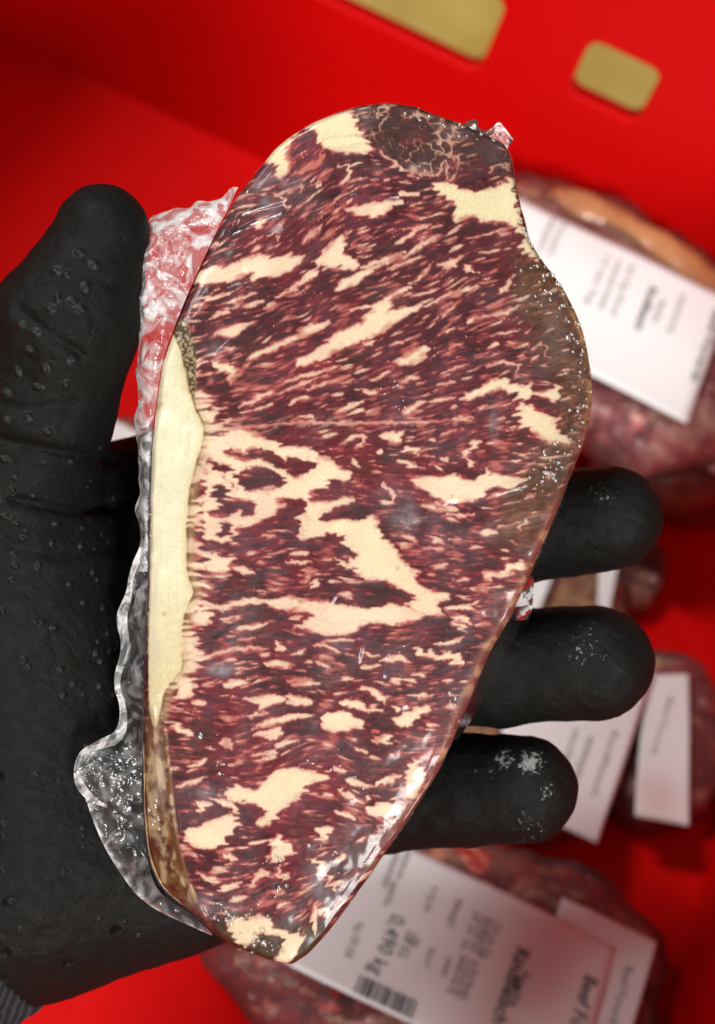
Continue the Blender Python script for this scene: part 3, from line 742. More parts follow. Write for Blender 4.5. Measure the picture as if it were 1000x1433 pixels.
# ------------------------------------------------------------------ vacuum packs lying in the crate, out of focus
PK = [mat_pack('dark_beef', lin(118, 20, 26), lin(176, 52, 50), lin(224, 170, 142), 1.0), mat_pack('pale_beef', lin(126, 42, 50), lin(184, 100, 102), lin(226, 180, 164), 5.0),
      mat_pack('brown_beef', lin(84, 40, 26), lin(140, 66, 40), lin(204, 146, 92), 9.0), mat_pack('fatty_beef', lin(150, 62, 46), lin(206, 146, 98), lin(226, 190, 140), 13.0)]
FONT = None
def pack(label, outline, base, th, mat, rim_dir=None, film_haze=.05, group='meat packs lying in the crate'):
    pts = np.array([on_level(px, py, base+th*.6)[:2] for px, py in outline]); pts = chaikin(pts, 3)
    c0 = pts.mean(0); an = np.arctan2(pts[:, 1]-c0[1], pts[:, 0]-c0[0]); sd = outline[0][0]; pts = c0+(pts-c0)*(1+.022*np.sin(7*an+sd)+.016*np.sin(13*an+2*sd)+.010*np.sin(23*an+sd))[:, None]
    c = pts.mean(0); n = len(pts); t = thing('vacuum_packed_meat', (c[0], c[1], base), label, 'meat pack', group)
    def shell(scale, dz, rough, seed):
        rings = [(.0, 1.0), (.25, 1.0), (.5, .99), (.7, .97), (.84, .92), (.93, .82), (.98, .66), (1.0, .45), (.98, .22), (.93, .06), (.85, 0)]
        v = []; rimv = []
        for f, h in rings:
            q = c+(pts-c)*f*scale
            wob = rough*(fbm(q[:, 0]*1e3+500, q[:, 1]*1e3+500, 14, seed)) if rough else 0
            z = base+h*th+dz*(1 if h > .3 else h*2)+wob*(h > .2)*(.35+.65*(f > .6))
            v.append(np.stack([q[:, 0], q[:, 1], np.maximum(z, base+.0002)], 1))
            r = np.full(n, float(f > .9))
            if rim_dir is not None: r = np.clip(((pts-c)/np.linalg.norm(pts-c, axis=1)[:, None]) @ np.array(rim_dir)*1.6-.3, 0, 1)*smooth01(.60, .86, np.full(n, f))
            else: r = r*0
            rimv.append(r)
        v = np.concatenate(v); F = []
        for k in range(len(rings)-1):
            for i in range(n):
                j = (i+1) % n; F.append((k*n+i, k*n+j, (k+1)*n+j, (k+1)*n+i))
        F.append(tuple((len(rings)-1)*n+i for i in range(n)))
        return v, F, np.concatenate(rimv)
    v, F, r = shell(1.0, 0, .0022, 7); mesh_obj('meat', v, F, mat, t, cols={'rim': r})
    v, F, r = shell(1.04, .0012, .0038, 19); hz = film_haze*(.4+.6*(np.linalg.norm(v[:, :2]-c, axis=1) > 0)); o = mesh_obj('film', v, F, M_PACKFILM, t, cols={'haze': np.asarray(hz)})
    return t
class Label:
    """a printed paper label: flat rectangle aligned with the crate, gently curling"""
    def __init__(s, parent, corners, h, mat, curl=.0012, pink_reflect=None, name='label', square=True):
        s.h = h; p = np.array([on_level(px, py, h)[:2] for px, py in corners])
        s.curl = curl; n = 26
        if square:
            x0, x1, y0, y1 = p[:, 0].min(), p[:, 0].max(), p[:, 1].min(), p[:, 1].max(); p = np.array([(x0, y1), (x1, y1), (x1, y0), (x0, y0)])
        s.c = p.mean(0)
        u, v = np.meshgrid(np.linspace(0, 1, n), np.linspace(0, 1, n)); u = u[..., None]; v = v[..., None]
        q = (p[0]*(1-u)+p[1]*u)*(1-v)+(p[3]*(1-u)+p[2]*u)*v; q = q.reshape(-1, 2)
        top = np.stack([q[:, 0], q[:, 1], s.z(q)], 1); w = np.zeros(len(q))
        for (px, py, r, a) in (pink_reflect or []):
            wc = on_level(px, py, h)[:2]; rr = r*S*1.6; w = np.maximum(w, a*np.exp(-((q-wc)**2).sum(1)/rr**2))
        s.o = mesh_obj(name, top, grid_faces(n, n), mat, parent, cols={'pink_reflect': w}); s.parent = parent
        md = s.o.modifiers.new('thickness', 'SOLIDIFY'); md.thickness = .0003; md.offset = -1
    def z(s, q):
        d = q-s.c; return s.h+s.curl*(np.sin(d[:, 0]*70+.6)*.5+np.sin(d[:, 1]*95+d[:, 0]*20)*.5)
    def put(s, name, co, faces, mat, lift=.00025):
        z = s.z(co)+lift
        v = np.stack([co[:, 0], co[:, 1], z], 1)-np.array(s.parent.location); me = bpy.data.meshes.new(name)
        me.from_pydata([tuple(k) for k in v], [], faces); me.update(); me.materials.append(mat); o = link(bpy.data.objects.new(name, me), s.o); return o
    def text(s, string, a, b, mat, hgt=None, bold=0.0):
        """string runs from photo point a towards b (both on the label); characters point along +x of the crate"""
        pa, pb = on_level(*a, s.h)[:2], on_level(*b, s.h)[:2]
        cu = bpy.data.curves.new('print', 'FONT'); cu.body = string; cu.size = 1; cu.offset = bold; cu.resolution_u = 2
        ob = bpy.data.objects.new('print_tmp', cu); COL.objects.link(ob); dg = bpy.context.evaluated_depsgraph_get(); dg.update()
        me = bpy.data.meshes.new_from_object(ob.evaluated_get(dg)); bpy.data.objects.remove(ob)
        co = np.empty(len(me.vertices)*3, np.float32); me.vertices.foreach_get('co', co); co = co.reshape(-1, 3)[:, :2].astype(float)
        fs = [tuple(p.vertices) for p in me.polygons]; bpy.data.meshes.remove(me)
        L = np.linalg.norm(pb-pa); ex = np.array([0, -1.0]); ey = np.array([1.0, 0]); k = L/co[:, 0].max(); ky = hgt or k
        q = pa+co[:, :1]*k*ex+co[:, 1:]*ky*ey
        s.put('printed_text', q, fs, mat)
    def bars(s, a, b, length, mat, seed=4, n=34):
        """ladder barcode: bars run down the reading direction, stacked from a to b"""
        pa, pb = on_level(*a, s.h)[:2], on_level(*b, s.h)[:2]; rs = random.Random(seed); x = pa[0]; V = []; F = []
        while x < pb[0]:
            w = rs.choice((.0003, .0003, .0006, .0009)); i = len(V)
            V += [(x, pa[1]), (x+w, pa[1]), (x+w, pa[1]-length), (x, pa[1]-length)]; F.append((i, i+3, i+2, i+1)); x += w+rs.choice((.0003, .0005, .0008))
        s.put('barcode', np.array(V), F, mat)
    def lines(s, a, b, rows, step, mat, seed=1):
        """block of small type: rows of words"""
        rs = random.Random(seed); words = ['Rind', 'Namibia', 'gekuehlt', 'bei', 'max', '+2', 'zu', 'verbrauchen', 'bis', 'Lot', 'EU', 'Kg', 'geboren', 'zerlegt', 'in', 'DE']
        for r in range(rows):
            st = ' '.join(rs.choice(words) for _ in range(3))
            pa = on_level(*a, s.h)[:2]; pa2 = (a[0]-r*step[0], a[1]-r*step[1]); pb2 = (b[0]-r*step[0], b[1]-r*step[1]); s.text(st, pa2, pb2, mat, hgt=.0036)

P_PLAIN = mat_paper('label_paper', .0, 0); P_PINK = mat_paper('pink_reflect_label_paper', .08, 3.0)  # pink one has the crate's red reflection in its colour
# pack against the far wall, top right
pack('dark meat pack at the bottom of the pile by the far wall, almost hidden', [(830, 590), (930, 575), (1040, 620), (1085, 680), (1040, 722), (940, 716), (870, 700), (825, 655)], .0, .020, PK[0])
low = pack('small brown meat pack mostly hidden under the pack by the far wall', [(850, 545), (950, 560), (1050, 600), (1085, 660), (1030, 700), (950, 700), (880, 690), (835, 655)], .022, .026, PK[2])
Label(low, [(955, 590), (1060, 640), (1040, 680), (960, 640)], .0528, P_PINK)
pk = pack('pale meat pack with tan fat edge leaning by the far crate wall, large white label', [(680, 262), (740, 252), (800, 266), (870, 297), (940, 338), (1000, 385), (1065, 440), (1075, 560), (1015, 628), (955, 642), (890, 646), (845, 628), (812, 585), (700, 560), (640, 450), (640, 320)], .050, .028, PK[1], rim_dir=(.25, 1.0), film_haze=.03)
def fat_edge(parent, pts, z, r):
    P = chaikin(np.array([on_level(a, b, z)[:2] for a, b in pts]), 3, False); n = len(P); V = []; tn = np.gradient(P, axis=0); tn /= np.linalg.norm(tn, axis=1)[:, None]; m = 14
    for i in range(n):
        rr = r*(1+.10*math.sin(i*.35)+.06*math.sin(i*1.1))*min(1, .25+6*min(i, n-1-i)/n)
        for j in range(m):
            th = 2*PI*j/m; V.append((P[i, 0]-tn[i, 1]*rr*1.5*math.cos(th), P[i, 1]+tn[i, 0]*rr*1.5*math.cos(th), z+rr*math.sin(th)))
    i = np.arange(n*m).reshape(n, m); j = np.roll(i, -1, 1); F = np.stack([i[:-1], j[:-1], j[1:], i[1:]], -1).reshape(-1, 4)
    t = NT('tan_tallow'); nn = t.noise(60, 3)
    mesh_obj('fat_edge', np.array(V), F, t.surf(t.bsdf(Base_Color=t.ramp(nn, [(.35, lin(150, 92, 58)), (.65, lin(186, 134, 92))]), Roughness=.35, Coat_Weight=.4)), parent)
fat_edge(pk, [(738, 272), (800, 283), (868, 313), (935, 353), (995, 398), (1050, 445)], .0772, .0046)
h = .0828
lb = Label(pk, [(700, 268), (1020, 418), (945, 582), (700, 440)], h, P_PLAIN, pink_reflect=[(830, 345, 30, .12)])
lb.text('Rindfleisch', (908, 402), (876, 456), M_INK, hgt=.0046, bold=.02); lb.text('Namibia', (922, 420), (903, 448), M_GREYINK, hgt=.004)
lb.text('Beef Forerib', (1000, 430), (945, 520), M_INK, hgt=.0045, bold=.01)
lb.lines((952, 412), (925, 462), 1, (14, 7), M_GREYINK, 3); lb.lines((880, 372), (836, 432), 3, (17, 8), M_GREYINK, 5); lb.lines((785, 312), (757, 352), 2, (14, 7), M_GREYINK, 7)
# pack under the finger gaps
pk = pack('fatty meat pack under the gloved fingers, white label between ring and little finger', [(590, 770), (690, 745), (800, 745), (850, 770), (868, 830), (890, 930), (880, 1080), (838, 1165), (760, 1172), (640, 1100), (570, 930)], .0, .022, PK[3])
h = .0268
lb = Label(pk, [(686, 965), (915, 938), (835, 1180), (740, 1135)], h, P_PLAIN, square=False)
lb.text('Rindfleisch', (855, 1022), (818, 1108), M_GREYINK, hgt=.0034); lb.lines((822, 1030), (800, 1090), 2, (20, 10), M_GREYINK, 8)
Label(pk, [(700, 770), (778, 792), (752, 860), (690, 840)], h, P_PLAIN, name='label', square=False)
Label(pk, [(838, 770), (866, 778), (852, 856), (836, 846)], h, P_PLAIN, name='label', square=False)
# reddish pack on the right
pk = pack('small red meat pack beside the little finger with upright white label strip', [(880, 950), (905, 922), (945, 916), (985, 945), (1005, 1000), (1012, 1080), (985, 1140), (930, 1160), (870, 1140), (845, 1095), (862, 1010)], .0, .019, PK[0])
lb = Label(pk, [(903, 945), (962, 944), (964, 1156), (888, 1142)], .0238, P_PLAIN, square=False, pink_reflect=[(920, 1115, 40, .5)])
lb.text('Beef Forerib', (934, 975), (925, 1060), M_GREYINK, hgt=.003)
# brown scrap pack at the right edge
pack('brown meat pack at the right edge behind the ring finger', [(850, 760), (880, 742), (915, 750), (932, 785), (922, 838), (892, 862), (850, 850)], .0, .010, PK[2])
pack('dark meat pack cut by the right edge near the crate side wall', [(985, 1000), (1040, 985), (1080, 1040), (1060, 1110), (1005, 1100), (982, 1060)], .0, .015, PK[2])
# big pack at the bottom
pk = pack('meat pack with barcode label below the held steak, nearest in the crate', [(560, 1185), (640, 1178), (720, 1192), (800, 1215), (865, 1252), (912, 1295), (930, 1345), (915, 1400), (880, 1470), (780, 1560), (640, 1570), (500, 1500), (400, 1440), (330, 1375), (285, 1330), (330, 1270), (440, 1200)], .0, .026, PK[0], film_haze=.06)
h = .0310
l2 = Label(pk, [(800, 1262), (917, 1322), (862, 1470), (740, 1400)], h-.0006, P_PLAIN, curl=.0006)
l2.text('Beef Forerib', (874, 1350), (836, 1424), M_GREYINK, hgt=.0045)
lb = Label(pk, [(556, 1178), (862, 1332), (760, 1520), (395, 1345)], h+.0006, P_PINK, pink_reflect=[(755, 1395, 50, .22), (700, 1440, 45, .32), (800, 1440, 40, .2)])
lb.text('0,490 kg', (549, 1276), (508, 1354), M_INK, hgt=.0072)
lb.bars((505, 1362), (582, 1412), .0062, M_INK)
lb.text('Rindfleisch', (722, 1324), (670, 1418), M_INK, hgt=.0068, bold=.015); lb.text('Namibia', (727, 1357), (702, 1402), M_INK, hgt=.005)
lb.text('Beef Forerib', (818, 1362), (760, 1470), M_INK, hgt=.0068, bold=.015)
lb.lines((552, 1193), (528, 1237), 1, (14, 7), M_GREYINK, 2); lb.lines((568, 1190), (550, 1226), 1, (14, 7), M_GREYINK, 4); lb.lines((549, 1232), (531, 1262), 1, (14, 7), M_GREYINK, 6)
lb.lines((605, 1240), (588, 1272), 1, (10, 5), M_GREYINK, 9); lb.lines((638, 1258), (618, 1292), 1, (10, 5), M_GREYINK, 10); lb.lines((662, 1274), (635, 1322), 1, (10, 5), M_GREYINK, 11)
lb.lines((690, 1290), (662, 1334), 3, (9, 4.5), M_GREYINK, 12); lb.lines((601, 1326), (590, 1350), 1, (10, 5), M_GREYINK, 13); lb.lines((625, 1340), (612, 1362), 1, (10, 5), M_GREYINK, 14); lb.lines((662, 1345), (634, 1392), 3, (9, 4.5), M_GREYINK, 15)
lb.text('7200', (572, 1306), (566, 1318), M_GREYINK, hgt=.006); lb.lines((502, 1288), (477, 1334), 1, (10, 5), M_GREYINK, 16); lb.text('DE EG', (570, 1300), (556, 1336), M_GREYINK, hgt=.0048)
# pack under the thumb, its label just showing in the gap
pk = pack('meat pack hidden behind the thumb, a white label corner showing in the gap', [(60, 640), (110, 600), (170, 585), (230, 610), (330, 680), (340, 800), (250, 900), (110, 850), (50, 740)], .0, .022, PK[0])
Label(pk, [(100, 600), (150, 582), (215, 618), (300, 700), (150, 760)][1:5], .0268, P_PLAIN, square=False)
# ------------------------------------------------------------------ gloved left hand under the steak
def surface_nets(F, org, h):
    Sg = F < 0; nx, ny, nz = F.shape
    acc = np.zeros((nx-1, ny-1, nz-1, 3), np.float32); cnt = np.zeros((nx-1, ny-1, nz-1), np.float32)
    offs = [(0, 0), (0, 1), (1, 0), (1, 1)]
    for ax in range(3):
        o1, o2 = [a for a in range(3) if a != ax]
        for p, q in offs:
            sl0 = [None]*3; sl1 = [None]*3
            for a, s_ in ((o1, p), (o2, q)):
                N = F.shape[a]; sl0[a] = slice(s_, N-1+s_); sl1[a] = slice(s_, N-1+s_)
            sl0[ax] = slice(0, F.shape[ax]-1); sl1[ax] = slice(1, F.shape[ax])
            f0 = F[tuple(sl0)]; f1 = F[tuple(sl1)]; cr = (f0 < 0) != (f1 < 0)
            t = np.where(cr, f0/(f0-f1+1e-12), 0)
            acc[..., ax] += np.where(cr, t, 0); acc[..., o1] += cr*p; acc[..., o2] += cr*q; cnt += cr
    act = cnt > 0; idx = np.full(act.shape, -1, np.int64); idx[act] = np.arange(act.sum())
    ii = np.argwhere(act); v = (ii+acc[act]/cnt[act][:, None])*h+np.array(org)
    faces = []
    for ax in range(3):
        o1, o2 = (ax+1) % 3, (ax+2) % 3
        a = np.moveaxis(Sg, (ax, o1, o2), (0, 1, 2)); I = np.moveaxis(idx, (ax, o1, o2), (0, 1, 2))
        e = (a[:-1] != a[1:])[:, 1:-1, 1:-1]; sgn = a[:-1][:, 1:-1, 1:-1]
        A, B, C, Dd = I[:, :-1, :-1], I[:, 1:, :-1], I[:, 1:, 1:], I[:, :-1, 1:]
        q = np.stack([A, B, C, Dd], -1)
        m = e & sgn; faces.append(q[m]); m = e & ~sgn; faces.append(q[m][:, ::-1])
    return v, np.concatenate(faces)

CONES = [  # (px, py, z, radius px) chains, blended
    ([(143, 326, -.003, 68), (112, 420, -.005, 86), (92, 455, -.006, 100), (55, 590, -.012, 96), (15, 700, -.020, 122), (20, 860, -.033, 165)], .004),
    ([(20, 860, -.033, 165), (35, 1020, -.036, 165), (60, 1180, -.036, 165)], .012),
    ([(420, 1160, -.045, 105), (230, 1215, -.038, 112), (70, 1262, -.036, 132)], .010),
    ([(60, 1180, -.036, 165), (-40, 1225, -.036, 168), (-130, 1276, -.036, 180)], .010),
    ([(150, 705, -.046, 80), (330, 650, -.044, 76), (600, 575, -.036, 70)], .004),
    ([(180, 790, -.052, 120), (200, 960, -.052, 130), (200, 1120, -.050, 130)], .012),
    ([(250, 820, -.050, 88), (560, 772, -.043, 80), (720, 741, -.036, 76), (851, 727, -.029, 74)], .003),
    ([(250, 960, -.050, 90), (540, 945, -.043, 83), (700, 932, -.036, 80), (838, 927, -.029, 79)], .003),
    ([(300, 1120, -.050, 88), (520, 1112, -.043, 78), (640, 1105, -.037, 76), (734, 1104, -.031, 75)], .003)]
def smin(a, b, k):
    h = np.clip(.5+.5*(b-a)/k, 0, 1); return b*(1-h)+a*h-k*h*(1-h)
def hand_sdf():
    h = .00085
    lo = at(-270, 1480, -.085)*np.array([1, 1, 1]); hi = at(960, 225, 0)
    xs = np.arange(lo[0]-.005, .0835, h, dtype=np.float32); ys = np.arange(lo[1]-.006, .082, h, dtype=np.float32); zs = np.arange(-.088, .020, h, dtype=np.float32)
    F = np.full((len(xs), len(ys), len(zs)), .05, np.float32)
    for chain, k in CONES:
        P = [np.array(list(at(a, b, z))+[r*S*(D-z)/D]) for a, b, z, r in chain]
        for p, q in zip(P[:-1], P[1:]):
            m = max(p[3], q[3])+.018
            sl = []
            for arr, i in ((xs, 0), (ys, 1), (zs, 2)):
                a, b = min(p[i], q[i])-m, max(p[i], q[i])+m; i0, i1 = np.searchsorted(arr, a), np.searchsorted(arr, b); sl.append(slice(i0, i1))
            X, Y, Z = np.meshgrid(xs[sl[0]], ys[sl[1]], zs[sl[2]], indexing='ij')
            e = (q-p)[:3]; L = float(e@e)+1e-12; t = np.clip(((X-p[0])*e[0]+(Y-p[1])*e[1]+(Z-p[2])*e[2])/L, 0, 1)
            d = np.sqrt((X-p[0]-t*e[0])**2+(Y-p[1]-t*e[1])**2+(Z-p[2]-t*e[2])**2)-(p[3]+t*(q[3]-p[3]))
            F[tuple(sl)] = smin(F[tuple(sl)], d.astype(np.float32), k)
    # the glove's slack: broad lumps, and fold lines where thumb and palm bend
    X, Y = np.meshgrid(xs, ys, indexing='ij'); lump = .0006*fbm(X*1e3+300, Y*1e3+300, 9, 201, 2)+.0003*fbm(X*1e3+300, Y*1e3+300, 3.5, 205, 2)
    PX = X/S+500; PY = 716.5-Y/S
    for pts, dep in ((pp("-10,612 60,628 135,642"), .0016), (pp("40,440 75,470 120,500"), .0012), (pp("-20,560 40,575 100,570"), .0009), (pp("20,700 90,715 180,705"), .0018), (pp("5,760 80,780 150,770"), .0008), (pp("60,400 130,395 190,415"), .0006)):
        p = np.array(pts); d = -line_sd(p, 0, PX, PY, False); lump = lump+dep*np.exp(-(d/7.5)**2)
    F += lump[:, :, None].astype(np.float32)
    return surface_nets(F, (xs[0], ys[0], zs[0]), h)
hv, hf = hand_sdf()
PXh = hv[:, 0]/S*D/(D-hv[:, 2])+500; PYh = 716.5-hv[:, 1]/S*D/(D-hv[:, 2])
frost = np.zeros(len(hv))
for px, py, r, a in ((845, 692, 26, .75), (815, 905, 45, .62), (850, 915, 30, .55), (742, 1068, 22, 1.25), (705, 1062, 22, .95), (765, 1108, 20, .8), (740, 1160, 45, .55), (680, 1080, 18, .7)):
    frost = np.maximum(frost, a*np.exp(-((PXh-px)**2+(PYh-py)**2)/r**2))
pim = smooth01(880, 1050, PYh)*(1-smooth01(230, 330, PXh))
hand = thing('gloved_hand', W(at(60, 1200, -.036)), 'left hand in a black foam-coated work glove, thumb up, holding the steak', 'hand')
mesh_obj('glove', W(hv), hf, M_GLOVE, hand, cols={'frost': frost, 'pimple': pim})
# raised grip pimples on thumb and palm, each a small dome set into the coating
rs = np.random.RandomState(21); front = hv[:, 2] > -.030
spots = pp("111,350 138,366 96,381 127,398 81,409 106,427 62,434 45,465 33,495 18,525 50,548 96,544 3,554 36,580 3,593 70,608 3,647 120,440 75,372 60,520 110,500 24,450")
spots = [(x, y, 5.2) for x, y in spots]+[(rs.uniform(0, 185), rs.uniform(620, 1000), rs.uniform(3.0, 4.8)) for _ in range(54)]+[(rs.uniform(0, 240), rs.uniform(1000, 1330), rs.uniform(2.6, 4.2)) for _ in range(26)]
V = []; F = []
# vertex normals of the glove
tri = hf; fn = np.cross(hv[tri[:, 1]]-hv[tri[:, 0]], hv[tri[:, 3]]-hv[tri[:, 0]]); vn = np.zeros_like(hv)
for k in range(4): np.add.at(vn, tri[:, k], fn)
vn /= np.linalg.norm(vn, axis=1)[:, None]+1e-12
cand = np.where(vn[:, 2] > .25)[0]
for x, y, r in spots:
    d2 = (PXh[cand]-x)**2+(PYh[cand]-y)**2; near = cand[d2 < 64]
    if not len(near): continue
    i = near[np.argmax(hv[near, 2])]; nrm = vn[i]; u = np.cross(nrm, [0, 1, 0]); u /= np.linalg.norm(u); w = np.cross(nrm, u); R = 1.1*r*S; b = len(V); seg = 12; k1 = rs.uniform(.8, 1.2)
    for rad, hh in ((1.7, -.10), (1.25, .05), (.9, .42), (.5, .75), (.0, .80)):
        for j in range(seg):
            th = 2*PI*j/seg; V.append(hv[i]+R*rad*(k1*math.cos(th)*u+math.sin(th)/k1*w)+nrm*R*hh*.80)
    for a in range(4):
        for j in range(seg): j2 = (j+1) % seg; F.append((b+a*seg+j, b+a*seg+j2, b+(a+1)*seg+j2, b+(a+1)*seg+j))
tag(mesh_obj('grip_pimples', W(np.array(V)), F, M_PIMPLE, hand), kind='stuff')
# knitted cuff at the wrist
def cuff():
    a = at(0, 1222, -.036); b = at(-520, 1548, -.036); ax = (b-a)/np.linalg.norm(b-a); u = np.cross(ax, [0, 0, 1]); u /= np.linalg.norm(u); w = np.cross(ax, u)
    n, m = 360, 60; V = []
    for i in range(m):
        s = i/(m-1); q_ = min(1, s/.07); r = (148+38*q_*q_*(3-2*q_))*S*1.1*(1+.10*s); c = a+(b-a)*s
        for j in range(n):
            th = 2*PI*j/n; rr = r*(1+.012*math.sin(60*th)+.004*math.sin(i*2.1+3*th)); V.append(c+rr*(math.cos(th)*u+math.sin(th)*w))
    i = np.arange(m*n).reshape(m, n); j = np.roll(i, -1, 1); F = np.stack([i[:-1], j[:-1], j[1:], i[1:]], -1).reshape(-1, 4)
    return np.array(V), F
v, F = cuff(); mesh_obj('cuff', W(v), F, M_KNIT, hand)
# ------------------------------------------------------------------ the held steak in its vacuum bag
COLR, OUTL, RELIEF = paint_steak()
def sample(R, px, py):
    x = np.clip(px-X0-.5, 0, GW-1.01); y = np.clip(py-Y0-.5, 0, GH-1.01); i = x.astype(int); j = y.astype(int); fx = x-i; fy = y-j
    if R.ndim == 3: fx = fx[:, None]; fy = fy[:, None]
    return (R[j, i]*(1-fx)+R[j, i+1]*fx)*(1-fy)+(R[j+1, i]*(1-fx)+R[j+1, i+1]*fx)*fy
RC = chaikin(RIGHT, 2, False); LC = chaikin(LEFT, 2, False)
def face_z(px, py, fine=False):
    """relief of the cut face in metres: rolled rim, soft dome, the step down to the side wall at lower left"""
    d = np.maximum(sample(OUTL, px, py), 0); r = 10.0; k = np.clip(1-d/r, 0, 1)
    z = -r*S*(1-np.sqrt(np.clip(1-k*k, 0, 1)))*.95
    z = z-.0012*np.exp(-d/45)+.0010*fbm(px, py, 110, 301)+.00018*fbm(px, py, 36, 305)+(sample(RELIEF, px, py) if fine else 0)
    fx = np.interp(py, [p[1] for p in RIM_FOLD], [p[0] for p in RIM_FOLD]); s = np.maximum(fx-px, 0)*smooth01(960, 1060, py)
    return z-.00010*s*np.minimum(s/10, 1)
def rows(n, m, grow=0.0):
    y = np.linspace(141.3, 1353.7, n); y = 747.5+(y-747.5)*(1+grow/606)
    yc = np.clip(y, 141.3, 1353.7); xl = np.interp(yc, LC[:, 1], LC[:, 0])-grow+1.5*fbm(yc*0+7, yc, 30, 361); xr = np.interp(yc, RC[:, 1], RC[:, 0])+grow+1.8*fbm(yc*0+3, yc, 24, 365)
    u = np.linspace(0, 1, m)[None, :]; return (xl[:, None]*(1-u)+xr[:, None]*u), np.repeat(y[:, None], m, 1)
def boundary(n, m):
    i = np.arange(n*m).reshape(n, m); return np.concatenate([i[0, :], i[1:, -1], i[-1, -2::-1], i[-2:0:-1, 0]])
def pad(px, py, z): k = (D-z)/D; return np.stack([(px-500)*S, (716.5-py)*S, z], 1)
n, m = 760, 430
gx, gy = rows(n, m); px, py = gx.ravel(), gy.ravel(); fv = pad(px, py, face_z(px, py, True)); fc = sample(COLR, px, py)
bd = boundary(n, m); bp = np.stack([px[bd], py[bd]], 1); nb = len(bd)
tn = np.roll(bp, -3, 0)-np.roll(bp, 3, 0); nr = np.stack([tn[:, 1], -tn[:, 0]], 1); nr /= np.linalg.norm(nr, axis=1)[:, None]+1e-9
for _ in range(12): nr = (np.roll(nr, 1, 0)+nr+np.roll(nr, -1, 0))/3
nr /= np.linalg.norm(nr, axis=1)[:, None]+1e-9
V = [fv]; C = [fc]; F = [grid_faces(n, m, False)]; base = np.arange(n*m); prev = bd; tot = n*m
for dep, out in ((.0035, 1.2), (.008, 1.8), (.013, 1.5), (.018, -1), (.021, -10), (.0225, -30), (.0225, -90)):
    q = bp+nr*out; z = fv[bd, 2].min()*0-.0022-dep+.0004*fbm(q[:, 0], q[:, 1], 20, 311)
    V.append(pad(q[:, 0], q[:, 1], z)); sn = fbm(q[:, 0], q[:, 1]+dep*6000, 24, 321)[:, None]
    C.append(np.clip(srgb(118, 62, 50)*(1-np.clip(sn*1.6+.3, 0, 1))+srgb(196, 152, 112)*np.clip(sn*1.6+.3, 0, 1), 0, 1))
    cur = np.arange(tot, tot+nb); tot += nb
    a, b = prev, np.roll(prev, -1); c, d = np.roll(cur, -1), cur; F.append(np.stack([a, d, c, b], 1)); prev = cur
V.append(pad(np.array([480.]), np.array([740.]), np.array([-.024]))); C.append(np.array([srgb(150, 90, 70)]))
F.append(np.stack([prev, np.full(nb, tot), np.full(nb, tot), np.roll(prev, -1)], 1)[:, [0, 1, 3, 3]][:, :3].repeat(1, 0)[:, [0, 1, 2, 2]])
V = np.concatenate(V); C = np.concatenate(C); F = np.concatenate(F[:-1])
steak = thing('vacuum_packed_steak', W(at(420, 740, -.0225)), 'large marbled steak with yellow fat cap in clear vacuum film, held in the black glove', 'steak')
mesh_obj('meat', W(V), F, M_MEAT, steak, cols={'Col': C})

# clear film drawn over the face and round the edge, with its creases
CREASE = [(pp("298,318 345,302 400,288 470,281 558,273"), 0.00034, 4.0), (pp("312,338 352,318 395,303"), 0.00027, 3.8), (pp("318,330 345,272"), 0.00024, 3.8), (pp("455,200 500,194"), 0.00018, 3.8),
          (pp("608,1085 592,1115 570,1148 540,1180"), 0.00040, 5.0), (pp("222,975 232,1020 238,1070 243,1130 250,1180 262,1225 280,1270 297,1308"), 0.00034, 4.4),
          (pp("213,780 209,860 208,930 213,985 216,1050 220,1100 228,1160 245,1220 268,1268"), 0.00037, 5.0), (pp("664,915 648,960 632,1010 618,1050"), 0.00027, 4.4), (pp("330,860 322,880 318,905"), 0.00021, 5.0),
          (pp("505,900 500,925"), 0.00013, 3.8), (pp("540,915 535,945"), 0.00013, 3.8), (pp("300,500 330,470"), 0.00013, 3.8), (pp("470,830 462,842"), 0.00021, 3.1), (pp("680,585 700,615"), 0.00013, 3.8), (pp("255,640 262,600"), 0.00013, 3.8),
          (pp("360,640 430,628 520,633 600,622"), .00016, 5), (pp("420,1010 500,1000 570,985"), .00016, 5), (pp("300,1200 360,1180 430,1178"), .00018, 5), (pp("620,700 690,690 750,672"), .00018, 5), (pp("560,330 640,318 700,330"), .00014, 5), (pp("290,420 340,405 420,398"), .00014, 5)]
HAZE = [(575,725,26,20,.34),(392,258,30,16,.32),(368,286,24,20,.30),(330,868,16,34,.34),(312,936,20,9,.62),(448,1228,18,26,.46),(440,1188,22,13,.34),(300,1268,40,14,.36),(690,600,7,30,.26),(470,905,40,30,.12),(305,490,20,14,.25),(290,1108,36,12,.25),(455,757,22,10,.26),(580,234,15,6,.30),(550,695,30,14,.18),(520,230,40,20,.10),(640,880,16,10,.22),(775,450,16,30,.10),(645,185,20,8,.08),(585,1035,9,9,.3),(300,790,18,40,.12),(215,880,8,60,.30),(222,1080,10,60,.22),(330,1255,60,10,.22)]
n2, m2 = 420, 230
gx, gy = rows(n2, m2, 1.6); px, py = gx.ravel(), gy.ravel()
z = face_z(np.clip(px, 175, 845), np.clip(py, 141.5, 1353.5))+.00050+.00012*fbm(px, py, 40, 331)*(sample(OUTL, px, py) > 18)
z = np.maximum(z, face_z(px, py)+.00042)
for pts, amp, w in CREASE: d = line_sd(pts, 0, px, py, False); z = z+1.3*amp*np.exp(-(d/w)**2)
hz = np.zeros(len(px))
for x, y, rx, ry, a in HAZE: hz = np.maximum(hz, .42*a*np.exp(-(((px-x)/rx)**2+((py-y)/ry)**2)))
hz = hz*np.clip(.75+1.5*fbm(px, py, 22, 351, 3)+.5*fbm(px+py, py-px, 9, 355, 2), 0, 1.6)
